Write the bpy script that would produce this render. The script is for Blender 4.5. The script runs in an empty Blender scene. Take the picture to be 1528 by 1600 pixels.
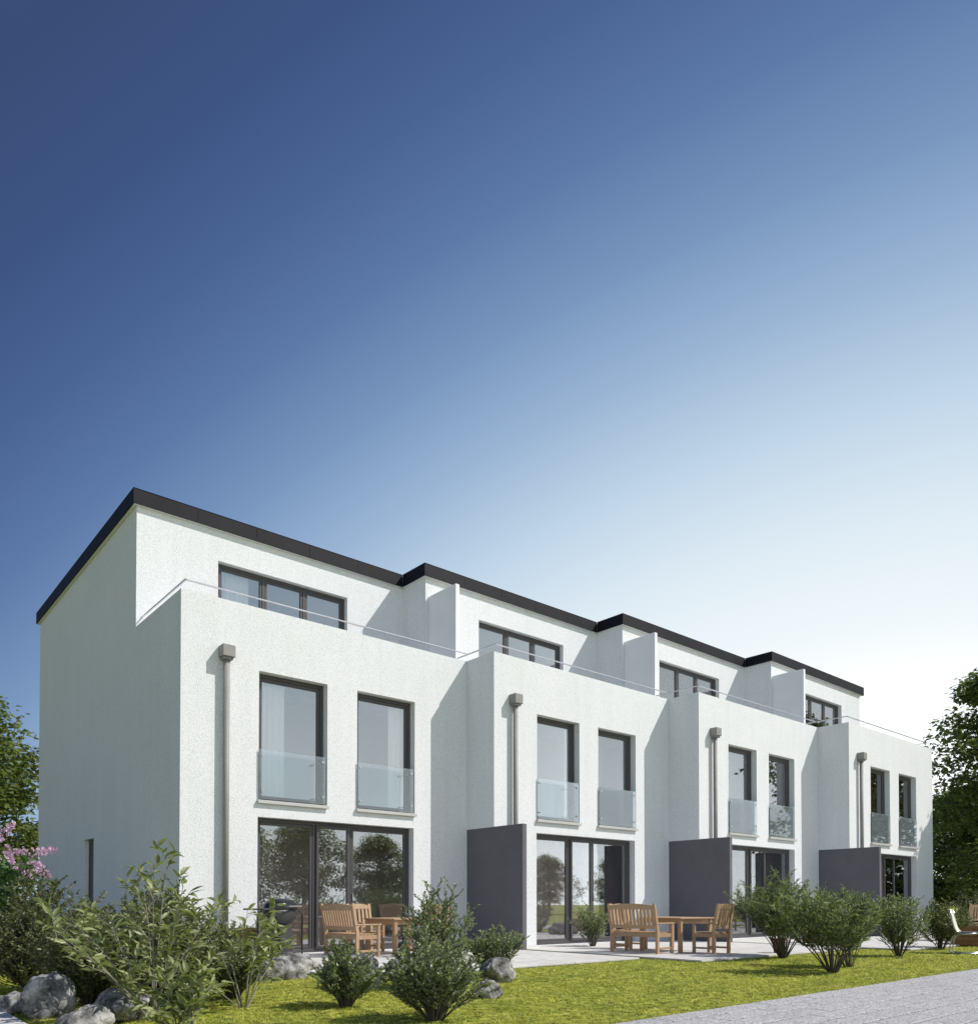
import bpy, math, random
import numpy as np
from mathutils import Vector, Matrix

rnd = random.Random(7)
scn = bpy.context.scene
col = scn.collection
PI = math.pi

# ------------------------------------------------------------------ camera
cam_d = bpy.data.cameras.new("camera")
cam = bpy.data.objects.new("camera", cam_d)
col.objects.link(cam)
cam_d.sensor_fit = 'HORIZONTAL'
cam_d.sensor_width = 36.0
cam_d.lens = 1231.81 * 36.0 / 1528.0
cam_d.shift_y = (1391.87 - 800.0) / 1528.0
cam_d.clip_start = 0.05
cam_d.clip_end = 1500.0
CAM = Vector((-4.5138, -12.9823, 0.9414))
YAW, PITCH = math.radians(40.6287), math.radians(0.9589)
cam.location = CAM
cam.rotation_euler = (PI / 2 + PITCH, 0, -YAW)
scn.camera = cam

# ------------------------------------------------------------------ sky, sun, exposure
SUN = Vector((0.497, -0.465, 0.732)).normalized()
SUN_EL = math.asin(SUN.z)
SUN_AZ = math.atan2(SUN.x, SUN.y)            # clockwise from +Y
world = bpy.data.worlds.new("World")
scn.world = world
world.use_nodes = True
wn = world.node_tree
wn.nodes.clear()
w_out = wn.nodes.new("ShaderNodeOutputWorld")
w_bg = wn.nodes.new("ShaderNodeBackground")
w_sky = wn.nodes.new("ShaderNodeTexSky")
w_sky.sky_type = 'NISHITA'
w_sky.sun_disc = False
w_sky.sun_elevation = SUN_EL
w_sky.sun_rotation = SUN_AZ
w_sky.altitude = 300.0
w_sky.air_density = 1.0
w_sky.dust_density = 1.6
w_sky.ozone_density = 2.2
w_bg.inputs["Strength"].default_value = 0.10


def wmath(op, a, b=None):
    n = wn.nodes.new("ShaderNodeMath")
    n.operation = op
    for k, v in enumerate((a, b)):
        if v is None:
            continue
        if isinstance(v, (int, float)):
            n.inputs[k].default_value = v
        else:
            wn.links.new(v, n.inputs[k])
    return n.outputs[0]


# clear air that pales smoothly towards the horizon and towards the sun's side (+X)
w_tc = wn.nodes.new("ShaderNodeTexCoord")
w_sep = wn.nodes.new("ShaderNodeSeparateXYZ")
wn.links.new(w_tc.outputs["Generated"], w_sep.inputs[0])
w_z = wmath('MAXIMUM', w_sep.outputs[2], 0.0)


def wdot(ax, ay):
    return wmath('ADD', wmath('MULTIPLY', w_sep.outputs[0], ax), wmath('MULTIPLY', w_sep.outputs[1], ay))


def wsmax(a, b, k):
    o = wmath('SMOOTH_MAX', a, b)
    o.node.inputs[2].default_value = k
    return o


w_h = wsmax(wdot(0.9272, 0.3746), wdot(0.840, -0.525), 0.35)   # the sky pales on both sides of the sun's quarter
w_h = wsmax(w_h, wdot(-0.3090, -0.9511), 0.35)
w_t = wmath('SUBTRACT', w_h, wmath('MULTIPLY', w_z, 0.55))
w_t = wsmax(w_t, wmath('SUBTRACT', 0.54, wmath('MULTIPLY', w_z, 1.0)), 0.15)   # a pale rim along the whole horizon
w_mr = wn.nodes.new("ShaderNodeMapRange")
w_mr.inputs["From Min"].default_value = -0.20
w_mr.inputs["From Max"].default_value = 1.05
wn.links.new(w_t, w_mr.inputs["Value"])
w_ramp = wn.nodes.new("ShaderNodeValToRGB")
SKY = [(-0.20, (0.046, 0.078, 0.195)), (-0.1, (0.042, 0.072, 0.182)), (0.0, (0.039, 0.069, 0.174)), (0.1, (0.043, 0.083, 0.214)), (0.2, (0.063, 0.119, 0.282)),
       (0.3, (0.105, 0.186, 0.379)), (0.4, (0.187, 0.300, 0.508)), (0.5, (0.330, 0.468, 0.659)), (0.6, (0.535, 0.672, 0.806)),
       (0.7, (0.745, 0.845, 0.910)), (0.8, (0.92, 0.965, 0.985)), (0.9, (1.30, 1.35, 1.39)), (1.05, (1.8, 1.84, 1.88))]
w_el = w_ramp.color_ramp.elements
for k, (tv, c) in enumerate(SKY):
    e = w_el[k] if k < 2 else w_el.new((tv + 0.20) / 1.25)
    e.position = (tv + 0.20) / 1.25
    e.color = (*c, 1)
wn.links.new(w_mr.outputs[0], w_ramp.inputs[0])
w_mix = wn.nodes.new("ShaderNodeVectorMath")
w_mix.operation = 'MULTIPLY_ADD'
w_mix.inputs[1].default_value = (8.1, 8.1, 8.1)
wn.links.new(w_ramp.outputs[0], w_mix.inputs[0])
w_nis = wn.nodes.new("ShaderNodeVectorMath")
w_nis.operation = 'SCALE'
w_nis.inputs["Scale"].default_value = 0.05
wn.links.new(w_sky.outputs[0], w_nis.inputs[0])
wn.links.new(w_nis.outputs[0], w_mix.inputs[2])
wn.links.new(w_mix.outputs[0], w_bg.inputs["Color"])
wn.links.new(w_bg.outputs[0], w_out.inputs["Surface"])

sun_d = bpy.data.lights.new("sun", 'SUN')
sun_d.energy = 3.75
sun_d.angle = math.radians(0.5)
sun_d.color = (1.0, 0.94, 0.86)
sun = bpy.data.objects.new("sun", sun_d)
sun.rotation_euler = (-SUN).to_track_quat('-Z', 'Y').to_euler()
sun.location = (20, -30, 40)
col.objects.link(sun)

scn.view_settings.view_transform = 'Standard'
scn.view_settings.look = 'None'
scn.view_settings.gamma = 1.0
scn.view_settings.exposure = 0.27
scn.view_settings.use_curve_mapping = False
scn.render.engine = 'CYCLES'
scn.cycles.max_bounces = 8
scn.cycles.transparent_max_bounces = 16


# ------------------------------------------------------------------ materials
def new_mat(name):
    m = bpy.data.materials.new(name)
    m.use_nodes = True
    nt = m.node_tree
    b = nt.nodes["Principled BSDF"]
    return m, nt, b


def node(nt, kind, **kw):
    n = nt.nodes.new(kind)
    for k, v in kw.items():
        setattr(n, k, v)
    return n


def coords(nt, which="Object", scale=None):
    tc = node(nt, "ShaderNodeTexCoord")
    if scale is None:
        return tc.outputs[which]
    mp = node(nt, "ShaderNodeMapping")
    mp.inputs["Scale"].default_value = scale
    nt.links.new(tc.outputs[which], mp.inputs["Vector"])
    return mp.outputs[0]


def noise(nt, vec, scale, detail=4.0, rough=0.55):
    n = node(nt, "ShaderNodeTexNoise")
    n.inputs["Scale"].default_value = scale
    n.inputs["Detail"].default_value = detail
    n.inputs["Roughness"].default_value = rough
    nt.links.new(vec, n.inputs["Vector"])
    return n.outputs["Fac"]


def ramp(nt, fac, stops):
    r = node(nt, "ShaderNodeValToRGB")
    el = r.color_ramp.elements
    while len(el) > 1:
        el.remove(el[-1])
    el[0].position, el[0].color = stops[0][0], (*stops[0][1], 1)
    for p, c in stops[1:]:
        e = el.new(p)
        e.color = (*c, 1)
    nt.links.new(fac, r.inputs["Fac"])
    return r.outputs["Color"]


def mixc(nt, fac, a, b, mode='MIX'):
    m = node(nt, "ShaderNodeMix", data_type='RGBA', blend_type=mode)
    for sock, v in ((m.inputs[0], fac), (m.inputs[6], a), (m.inputs[7], b)):
        if isinstance(v, (int, float)):
            sock.default_value = v
        elif isinstance(v, tuple):
            sock.default_value = (*v, 1)
        else:
            nt.links.new(v, sock)
    return m.outputs[2]


def bump(nt, b, height, strength, dist):
    n = node(nt, "ShaderNodeBump")
    n.inputs["Strength"].default_value = strength
    n.inputs["Distance"].default_value = dist
    nt.links.new(height, n.inputs["Height"])
    nt.links.new(n.outputs[0], b.inputs["Normal"])


def simple(name, color, rough=0.5, metal=0.0, var=0.12, scale=6.0, bmp=0.0):
    m, nt, b = new_mat(name)
    v = coords(nt)
    f = noise(nt, v, scale, 5)
    lo = tuple(c * (1 - var) for c in color)
    hi = tuple(min(1, c * (1 + var)) for c in color)
    nt.links.new(ramp(nt, f, [(0.3, lo), (0.7, hi)]), b.inputs["Base Color"])
    b.inputs["Roughness"].default_value = rough
    b.inputs["Metallic"].default_value = metal
    if bmp:
        bump(nt, b, noise(nt, v, scale * 12, 3), bmp, 0.004)
    return m


def stucco_mat():
    m, nt, b = new_mat("white_stucco")
    v = coords(nt, "Object", (1.0, 1.0, 1.0))
    v.node.inputs["Location"].default_value = (0.371, 0.413, 0.197)
    v.node.inputs["Rotation"].default_value = (0.31, 0.52, 0.73)
    fine = noise(nt, v, 52.0, 3, 0.75)
    c1 = ramp(nt, fine, [(0.36, (0.60, 0.62, 0.65)), (0.48, (0.78, 0.80, 0.832)), (0.62, (0.85, 0.87, 0.90))])
    big = noise(nt, v, 0.7, 4, 0.6)
    c2 = ramp(nt, big, [(0.3, (0.955, 0.96, 0.955)), (0.7, (1, 1, 1))])
    rain = noise(nt, coords(nt, "Object", (5.0, 5.0, 0.25)), 1.0, 3, 0.6)
    c3 = ramp(nt, rain, [(0.3, (0.965, 0.965, 0.955)), (0.6, (1, 1, 1))])
    c = mixc(nt, 1.0, c1, c2, 'MULTIPLY')
    c = mixc(nt, 1.0, c, c3, 'MULTIPLY')
    nt.links.new(c, b.inputs["Base Color"])
    b.inputs["Roughness"].default_value = 0.92
    b.inputs["Specular IOR Level"].default_value = 0.2
    bump(nt, b, fine, 0.6, 0.010)
    return m


def leaf_mat(name, dark, light, trans=0.3, rough=0.45, tl=None):
    m, nt, b = new_mat(name)
    g = node(nt, "ShaderNodeNewGeometry")
    oi = node(nt, "ShaderNodeObjectInfo")
    add = node(nt, "ShaderNodeMath", operation='ADD')
    nt.links.new(g.outputs["Random Per Island"], add.inputs[0])
    nt.links.new(oi.outputs["Random"], add.inputs[1])
    fr = node(nt, "ShaderNodeMath", operation='FRACT')
    nt.links.new(add.outputs[0], fr.inputs[0])
    mid = tuple((a + c) / 2 for a, c in zip(dark, light))
    c = ramp(nt, fr.outputs[0], [(0.0, dark), (0.55, mid), (1.0, light)])
    nt.links.new(c, b.inputs["Base Color"])
    b.inputs["Roughness"].default_value = rough
    b.inputs["Specular IOR Level"].default_value = 0.45
    t = node(nt, "ShaderNodeBsdfTranslucent")
    tc = mixc(nt, 1.0, c, tl or (1.5, 1.7, 0.8), 'MULTIPLY')
    nt.links.new(tc, t.inputs["Color"])
    mx = node(nt, "ShaderNodeMixShader")
    mx.inputs[0].default_value = trans
    nt.links.new(b.outputs[0], mx.inputs[1])
    nt.links.new(t.outputs[0], mx.inputs[2])
    nt.links.new(mx.outputs[0], nt.nodes["Material Output"].inputs["Surface"])
    return m


def glass_mat(name, tint, base_refl, rough=0.0, diffuse=0.0, dcol=(0.8, 0.9, 0.95)):
    """thin architectural glass: transparent + mirror weighted by the viewing angle"""
    m = bpy.data.materials.new(name)
    m.use_nodes = True
    nt = m.node_tree
    nt.nodes.clear()
    out = node(nt, "ShaderNodeOutputMaterial")
    tr = node(nt, "ShaderNodeBsdfTransparent")
    tr.inputs["Color"].default_value = (*tint, 1)
    gl = node(nt, "ShaderNodeBsdfGlossy")
    gl.inputs["Color"].default_value = (0.93, 0.96, 0.98, 1)
    gl.inputs["Roughness"].default_value = rough
    lw = node(nt, "ShaderNodeLayerWeight")
    lw.inputs["Blend"].default_value = 0.25
    mr = node(nt, "ShaderNodeMapRange")
    mr.inputs["To Min"].default_value = base_refl
    mr.inputs["To Max"].default_value = 0.95
    nt.links.new(lw.outputs["Fresnel"], mr.inputs["Value"])
    mx = node(nt, "ShaderNodeMixShader")
    nt.links.new(mr.outputs[0], mx.inputs[0])
    nt.links.new(tr.outputs[0], mx.inputs[1])
    nt.links.new(gl.outputs[0], mx.inputs[2])
    last = mx.outputs[0]
    if diffuse:
        df = node(nt, "ShaderNodeBsdfDiffuse")
        df.inputs["Color"].default_value = (*dcol, 1)
        m2 = node(nt, "ShaderNodeMixShader")
        m2.inputs[0].default_value = diffuse
        nt.links.new(last, m2.inputs[1])
        nt.links.new(df.outputs[0], m2.inputs[2])
        last = m2.outputs[0]
    nt.links.new(last, out.inputs["Surface"])
    return m


def wood_mat(name, a, c):
    m, nt, b = new_mat(name)
    oi = node(nt, "ShaderNodeObjectInfo")
    g = node(nt, "ShaderNodeNewGeometry")
    v = coords(nt, "Object", (9.0, 9.0, 1.6))
    f = noise(nt, v, 4.0, 6, 0.6)
    cc = ramp(nt, f, [(0.25, a), (0.75, c)])
    tone = ramp(nt, g.outputs["Random Per Island"], [(0.0, (0.82, 0.8, 0.78)), (1.0, (1.1, 1.08, 1.05))])
    cc = mixc(nt, 1.0, cc, tone, 'MULTIPLY')
    nt.links.new(cc, b.inputs["Base Color"])
    b.inputs["Roughness"].default_value = 0.55
    bump(nt, b, f, 0.2, 0.003)
    return m


def lawn_mat():
    m, nt, b = new_mat("lawn_turf")
    v = coords(nt)
    f1 = noise(nt, v, 9.0, 8, 0.7)
    c1 = ramp(nt, f1, [(0.39, (0.045, 0.065, 0.012)), (0.50, (0.29, 0.325, 0.045)), (0.66, (0.60, 0.60, 0.15))])
    f2 = noise(nt, v, 0.8, 4, 0.6)
    c2 = ramp(nt, f2, [(0.3, (0.8, 0.85, 0.75)), (0.7, (1.05, 1.0, 0.95))])
    nt.links.new(mixc(nt, 1.0, c1, c2, 'MULTIPLY'), b.inputs["Base Color"])
    b.inputs["Roughness"].default_value = 0.9
    b.inputs["Specular IOR Level"].default_value = 0.1
    bump(nt, b, f1, 0.9, 0.05)
    return m


def stone_mat(name, a, c, scale, spec=0.3, island=0.12, speck=0.0):
    m, nt, b = new_mat(name)
    v = coords(nt)
    oi = node(nt, "ShaderNodeObjectInfo")
    ofs = node(nt, "ShaderNodeVectorMath", operation='ADD')
    nt.links.new(v, ofs.inputs[0])
    sc = node(nt, "ShaderNodeVectorMath", operation='SCALE')
    nt.links.new(oi.outputs["Location"], sc.inputs[0])
    sc.inputs["Scale"].default_value = 1.0
    nt.links.new(sc.outputs[0], ofs.inputs[1])
    f = noise(nt, ofs.outputs[0], scale, 6, 0.65)
    cc = ramp(nt, f, [(0.3, a), (0.7, c)])
    t = ramp(nt, oi.outputs["Random"], [(0.0, (1 - island,) * 3), (1.0, (1 + island,) * 3)])
    cc = mixc(nt, 1.0, cc, t, 'MULTIPLY')
    if speck:
        f2 = noise(nt, ofs.outputs[0], 42.0, 3, 0.75)
        s = ramp(nt, f2, [(0.36, (1 - speck,) * 3), (0.5, (1, 1, 1)), (0.66, (1 + speck * 0.5,) * 3)])
        cc = mixc(nt, 1.0, cc, s, 'MULTIPLY')
        bump(nt, b, f2, 0.35, 0.006)
    else:
        bump(nt, b, f, 0.25, 0.01)
    nt.links.new(cc, b.inputs["Base Color"])
    b.inputs["Roughness"].default_value = 0.85
    b.inputs["Specular IOR Level"].default_value = spec
    return m


def rock_mat():
    m, nt, b = new_mat("boulder_stone")
    v = coords(nt)
    f = noise(nt, v, 5.0, 10, 0.7)
    c = ramp(nt, f, [(0.36, (0.04, 0.04, 0.045)), (0.48, (0.23, 0.228, 0.222)), (0.60, (0.50, 0.49, 0.47))])
    vo = node(nt, "ShaderNodeTexVoronoi", feature='DISTANCE_TO_EDGE')
    vo.inputs["Scale"].default_value = 6.0
    wv = node(nt, "ShaderNodeVectorMath", operation='ADD')
    nt.links.new(v, wv.inputs[0])
    nn = node(nt, "ShaderNodeTexNoise")
    nn.inputs["Scale"].default_value = 3.0
    nt.links.new(v, nn.inputs["Vector"])
    nt.links.new(nn.outputs["Color"], wv.inputs[1])
    nt.links.new(wv.outputs[0], vo.inputs["Vector"])
    cr = ramp(nt, vo.outputs["Distance"], [(0.0, (0.45, 0.44, 0.43)), (0.05, (1, 1, 1))])
    nt.links.new(mixc(nt, 0.7, c, cr, 'MULTIPLY'), b.inputs["Base Color"])
    b.inputs["Roughness"].default_value = 0.9
    bump(nt, b, f, 0.8, 0.05)
    return m


M = {}
M["stucco"] = stucco_mat()
M["plain_white"] = simple("white_render", (0.85, 0.865, 0.90), 0.9, var=0.03, scale=2.0)
M["soffit"] = simple("soffit_paint", (0.76, 0.77, 0.78), 0.8, var=0.03)
M["cap"] = simple("anthracite_sheet", (0.011, 0.011, 0.016), 0.6, metal=0.0, var=0.2, scale=2.0)
M["cap"].node_tree.nodes["Principled BSDF"].inputs["Specular IOR Level"].default_value = 0.18
M["roof_felt"] = simple("roof_felt", (0.06, 0.06, 0.065), 0.95)
M["frame"] = simple("window_frame_grey", (0.070, 0.066, 0.070), 0.45, var=0.06)
M["pane"] = glass_mat("window_glass", (0.985, 0.99, 0.992), 0.24)
M["balu"] = glass_mat("balustrade_glass", (0.93, 0.965, 0.975), 0.05, diffuse=0.07, dcol=(0.86, 0.93, 0.97))
M["steel"] = simple("brushed_steel", (0.55, 0.56, 0.57), 0.35, metal=0.9, var=0.06)
M["zinc"] = simple("zinc_pipe", (0.27, 0.265, 0.26), 0.6, metal=0.05, var=0.10, scale=3.0)
M["sill"] = simple("sill_metal", (0.52, 0.52, 0.51), 0.5, metal=0.2, var=0.05)
M["screen"] = simple("dark_grey_render", (0.135, 0.130, 0.148), 0.85, var=0.06, scale=3.0, bmp=0.15)
M["room"] = simple("room_plaster", (0.80, 0.70, 0.68), 0.9, var=0.04)
M["room_white"] = simple("upper_room_plaster", (0.82, 0.82, 0.82), 0.9, var=0.02)
M["room_floor"] = simple("room_floor", (0.66, 0.61, 0.58), 0.6)
M["drape"] = simple("rose_drape", (0.76, 0.63, 0.60), 0.9, var=0.04)
M["blind"] = simple("tan_blind", (0.78, 0.54, 0.30), 0.8, var=0.1)
M["teak"] = wood_mat("teak_wood", (0.37, 0.24, 0.14), (0.55, 0.385, 0.245))
M["pale_wood"] = wood_mat("pale_wood", (0.45, 0.28, 0.18), (0.6, 0.40, 0.27))
M["planter"] = wood_mat("planter_wood", (0.16, 0.075, 0.03), (0.28, 0.14, 0.06))
M["lawn"] = lawn_mat()
M["tile"] = stone_mat("terrace_slab", (0.52, 0.51, 0.50), (0.66, 0.65, 0.635), 5.0, island=0.05)
M["joint"] = simple("joint_sand", (0.20, 0.19, 0.175), 0.95)
M["paver"] = stone_mat("granite_paver", (0.37, 0.37, 0.38), (0.47, 0.47, 0.475), 9.0, island=0.05, speck=0.6)
M["rock"] = rock_mat()
M["bark"] = simple("bark", (0.075, 0.06, 0.045), 0.9, var=0.35, scale=9.0, bmp=0.4)
M["twig"] = simple("twig_bark", (0.085, 0.075, 0.055), 0.8, var=0.25, scale=20.0)
M["pale_twig"] = simple("pale_twig", (0.22, 0.21, 0.16), 0.7, var=0.2, scale=20.0)
M["grill_black"] = simple("grill_enamel", (0.018, 0.018, 0.022), 0.16, var=0.1)
M["grill_grey"] = simple("grill_panel", (0.05, 0.05, 0.055), 0.5, var=0.1)
M["terracotta"] = simple("terracotta", (0.22, 0.075, 0.042), 0.8, var=0.2, scale=8.0)
M["chair_fabric"] = simple("chair_mesh_fabric", (0.62, 0.63, 0.50), 0.7, var=0.05)
M["dark_fabric"] = simple("seat_pad", (0.09, 0.09, 0.10), 0.8)
M["chrome"] = simple("chair_tube", (0.42, 0.44, 0.46), 0.25, metal=0.9, var=0.05)
M["leaf_big"] = leaf_mat("shrub_leaf", (0.15, 0.18, 0.065), (0.33, 0.36, 0.17), 0.25)
M["leaf_small"] = leaf_mat("boxwood_leaf", (0.085, 0.11, 0.062), (0.38, 0.42, 0.28), 0.34, 0.36)
M["leaf_dark"] = leaf_mat("hedge_leaf", (0.055, 0.072, 0.028), (0.23, 0.25, 0.11), 0.2)
M["leaf_willow"] = leaf_mat("willow_leaf", (0.080, 0.105, 0.055), (0.30, 0.345, 0.20), 0.32, 0.42)
M["leaf_lilac"] = leaf_mat("lilac_leaf", (0.045, 0.10, 0.035), (0.11, 0.19, 0.075), 0.25)
M["leaf_tree"] = leaf_mat("tree_leaf", (0.060, 0.082, 0.028), (0.22, 0.255, 0.10), 0.38)
M["flower"] = leaf_mat("lilac_flower", (0.60, 0.38, 0.54), (0.80, 0.62, 0.74), 0.25, 0.6, tl=(1.2, 1.0, 1.2))
M["grass"] = leaf_mat("grass_blade", (0.16, 0.21, 0.025), (0.74, 0.73, 0.19), 0.3, 0.6, tl=(1.2, 1.2, 0.6))
# lawn blades: mixed greens in patches, as they grow
_nt = M["grass"].node_tree
_b = _nt.nodes["Principled BSDF"]
_src = _b.inputs["Base Color"].links[0].from_socket
_v = coords(_nt)
_patch = ramp(_nt, noise(_nt, _v, 1.6, 6, 0.7), [(0.36, (0.42, 0.54, 0.50)), (0.5, (1.08, 1.08, 0.98)), (0.64, (1.34, 1.24, 1.12))])
_clump = ramp(_nt, noise(_nt, _v, 14.0, 3, 0.6), [(0.36, (0.45, 0.55, 0.5)), (0.52, (1.0, 1.0, 1.0)), (0.66, (1.2, 1.18, 1.25))])
_new = mixc(_nt, 1.0, mixc(_nt, 1.0, _src, _patch, 'MULTIPLY'), _clump, 'MULTIPLY')
_nt.links.new(_new, _b.inputs["Base Color"])


def curtain_material():
    m, nt, b = new_mat("curtain_cloth")
    b.inputs["Base Color"].default_value = (0.93, 0.92, 0.92, 1)
    b.inputs["Roughness"].default_value = 0.9
    v = coords(nt, "Object", (60, 60, 60))
    bump(nt, b, noise(nt, v, 3.0, 2), 0.1, 0.002)
    return m


M["curtain"] = curtain_material()


# ------------------------------------------------------------------ mesh helpers
class MB:
    def __init__(self):
        self.v, self.f, self.mi, self.n = [], [], [], 0

    def add(self, verts, faces, mi=0):
        o = self.n
        self.v.append(np.asarray(verts, float).reshape(-1, 3))
        self.n += len(verts)
        for f in faces:
            self.f.append([i + o for i in f])
            self.mi.append(mi)
        return self

    def box(self, a, b, mi=0):
        (x0, y0, z0), (x1, y1, z1) = a, b
        vs = [(x0, y0, z0), (x1, y0, z0), (x1, y1, z0), (x0, y1, z0), (x0, y0, z1), (x1, y0, z1), (x1, y1, z1), (x0, y1, z1)]
        fs = [(0, 3, 2, 1), (4, 5, 6, 7), (0, 1, 5, 4), (1, 2, 6, 5), (2, 3, 7, 6), (3, 0, 4, 7)]
        return self.add(vs, fs, mi)

    def bbox(self, a, b, bev=0.006, mi=0):
        """box with chamfered edges"""
        c = [(a[i] + b[i]) / 2 for i in range(3)]
        h = [abs(b[i] - a[i]) / 2 for i in range(3)]
        bev = min(bev, min(h) * 0.6)
        vs, idx = [], {}
        for sx in (-1, 1):
            for sy in (-1, 1):
                for sz in (-1, 1):
                    s = (sx, sy, sz)
                    for ax in range(3):
                        p = [c[i] + s[i] * (h[i] if i == ax else h[i] - bev) for i in range(3)]
                        idx[(s, ax)] = len(vs)
                        vs.append(p)
        fs = []
        for ax in range(3):
            u, w = [i for i in range(3) if i != ax]
            for sg in (-1, 1):
                q = []
                for su, sw in ((-1, -1), (1, -1), (1, 1), (-1, 1)):
                    s = [0, 0, 0]
                    s[ax], s[u], s[w] = sg, su, sw
                    q.append(idx[(tuple(s), ax)])
                flip = (sg < 0) ^ (ax == 1)
                fs.append(q[::-1] if flip else q)
        for ax in range(3):                                  # edge along ax
            u, w = [i for i in range(3) if i != ax]
            for su in (-1, 1):
                for sw in (-1, 1):
                    s0, s1 = [0, 0, 0], [0, 0, 0]
                    s0[ax], s1[ax] = -1, 1
                    for s in (s0, s1):
                        s[u], s[w] = su, sw
                    s0, s1 = tuple(s0), tuple(s1)
                    fs.append([idx[(s0, u)], idx[(s1, u)], idx[(s1, w)], idx[(s0, w)]])
        for sx in (-1, 1):
            for sy in (-1, 1):
                for sz in (-1, 1):
                    s = (sx, sy, sz)
                    fs.append([idx[(s, 0)], idx[(s, 1)], idx[(s, 2)]])
        return self.add(vs, fs, mi)

    def tube(self, pts, rad, sides=8, mi=0, caps=True):
        pts = [Vector(p) for p in pts]
        n = len(pts)
        rads = [rad] * n if isinstance(rad, (int, float)) else rad
        vs, fs = [], []
        prev = None
        for i, p in enumerate(pts):
            t = (pts[min(i + 1, n - 1)] - pts[max(i - 1, 0)])
            t = t.normalized() if t.length > 1e-9 else Vector((0, 0, 1))
            if prev is None:
                a = t.orthogonal().normalized()
            else:
                a = (prev - t * prev.dot(t))
                a = a.normalized() if a.length > 1e-6 else t.orthogonal().normalized()
            prev = a
            b = t.cross(a)
            for k in range(sides):
                an = 2 * PI * k / sides
                vs.append(p + (a * math.cos(an) + b * math.sin(an)) * rads[i])
        for i in range(n - 1):
            for k in range(sides):
                k2 = (k + 1) % sides
                fs.append((i * sides + k, i * sides + k2, (i + 1) * sides + k2, (i + 1) * sides + k))
        if caps:
            fs.append(tuple(range(sides))[::-1])
            fs.append(tuple((n - 1) * sides + k for k in range(sides)))
        return self.add(vs, fs, mi)

    def lathe(self, prof, centre=(0, 0), sides=24, mi=0, sx=1.0, sy=1.0):
        vs, fs = [], []
        for r, z in prof:
            for k in range(sides):
                a = 2 * PI * k / sides
                vs.append((centre[0] + r * sx * math.cos(a), centre[1] + r * sy * math.sin(a), z))
        n = len(prof)
        for i in range(n - 1):
            for k in range(sides):
                k2 = (k + 1) % sides
                fs.append((i * sides + k, i * sides + k2, (i + 1) * sides + k2, (i + 1) * sides + k))
        fs.append(tuple(range(sides))[::-1])
        fs.append(tuple((n - 1) * sides + k for k in range(sides)))
        return self.add(vs, fs, mi)

    def mesh(self, name, mats, smooth=False):
        me = bpy.data.meshes.new(name)
        v = np.concatenate(self.v) if self.v else np.zeros((0, 3))
        me.from_pydata(v.tolist(), [], self.f)
        for m in (mats if isinstance(mats, (list, tuple)) else [mats]):
            me.materials.append(m)
        if len(set(self.mi)) > 1:
            me.polygons.foreach_set("material_index", self.mi)
        if smooth:
            me.polygons.foreach_set("use_smooth", [True] * len(me.polygons))
        me.update()
        return me

    def build(self, name, mats, parent=None, smooth=False):
        return link(name, self.mesh(name, mats, smooth), parent)


def link(name, data, parent=None, loc=None, kind=None):
    o = bpy.data.objects.new(name, data)
    col.objects.link(o)
    if parent is not None:
        o.parent = parent
    if loc is not None:
        o.location = loc
    if kind:
        o["kind"] = kind
    return o


def tag(o, label=None, cat=None, group=None, kind=None):
    if label:
        o["label"] = label
    if cat:
        o["category"] = cat
    if group:
        o["group"] = group
    if kind:
        o["kind"] = kind
    return o


def thing(name, label, cat, loc=(0, 0, 0), rz=0.0, group=None):
    o = link(name, None, None, loc)
    o.empty_display_size = 0.2
    o.rotation_euler = (0, 0, rz)
    return tag(o, label, cat, group)


def arr_mesh(name, verts, polys, mats, mat_idx=None, smooth=False):
    """verts (n,3); polys list of (m,k) int arrays"""
    me = bpy.data.meshes.new(name)
    verts = np.asarray(verts, np.float32)
    me.vertices.add(len(verts))
    me.vertices.foreach_set("co", verts.ravel())
    loops = np.concatenate([p.ravel() for p in polys]).astype(np.int32)
    tot = np.concatenate([np.full(len(p), p.shape[1]) for p in polys]).astype(np.int32)
    start = np.concatenate([[0], np.cumsum(tot)[:-1]]).astype(np.int32)
    me.loops.add(len(loops))
    me.loops.foreach_set("vertex_index", loops)
    me.polygons.add(len(tot))
    me.polygons.foreach_set("loop_start", start)
    me.polygons.foreach_set("loop_total", tot)
    for m in (mats if isinstance(mats, (list, tuple)) else [mats]):
        me.materials.append(m)
    if mat_idx is not None:
        me.polygons.foreach_set("material_index", np.asarray(mat_idx, np.int32))
    if smooth:
        me.polygons.foreach_set("use_smooth", np.ones(len(tot), bool))
    me.update(calc_edges=True)
    me.validate()
    return me


# ------------------------------------------------------------------ ground, terraces, paths
F = [0.0, -0.886, -1.790, -2.704]              # front planes of the four houses
W = [0.0, 6.0, 11.82, 17.76, 23.77]            # left edges (and the far right end)
SET = 2.377                                    # set-back of the top storey
BACK = 10.58
ZP, ZCAP0, ZCAP1 = 6.103, 8.381, 8.669

g = MB()
g.add([(-400, -400, 0), (400, -400, 0), (400, 400, 0), (-400, 400, 0)], [(0, 1, 2, 3)])
ground = g.build("lawn", M["lawn"])
tag(ground, kind="structure")

TERR = [(0.5, 5.98, -4.62, -0.02), (6.22, 11.80, -5.66, F[1] - 0.02), (12.02, 17.7, -6.55, F[2] - 0.02), (17.95, 23.6, -7.3, F[3] - 0.02)]
tile_cache = {}


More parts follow.
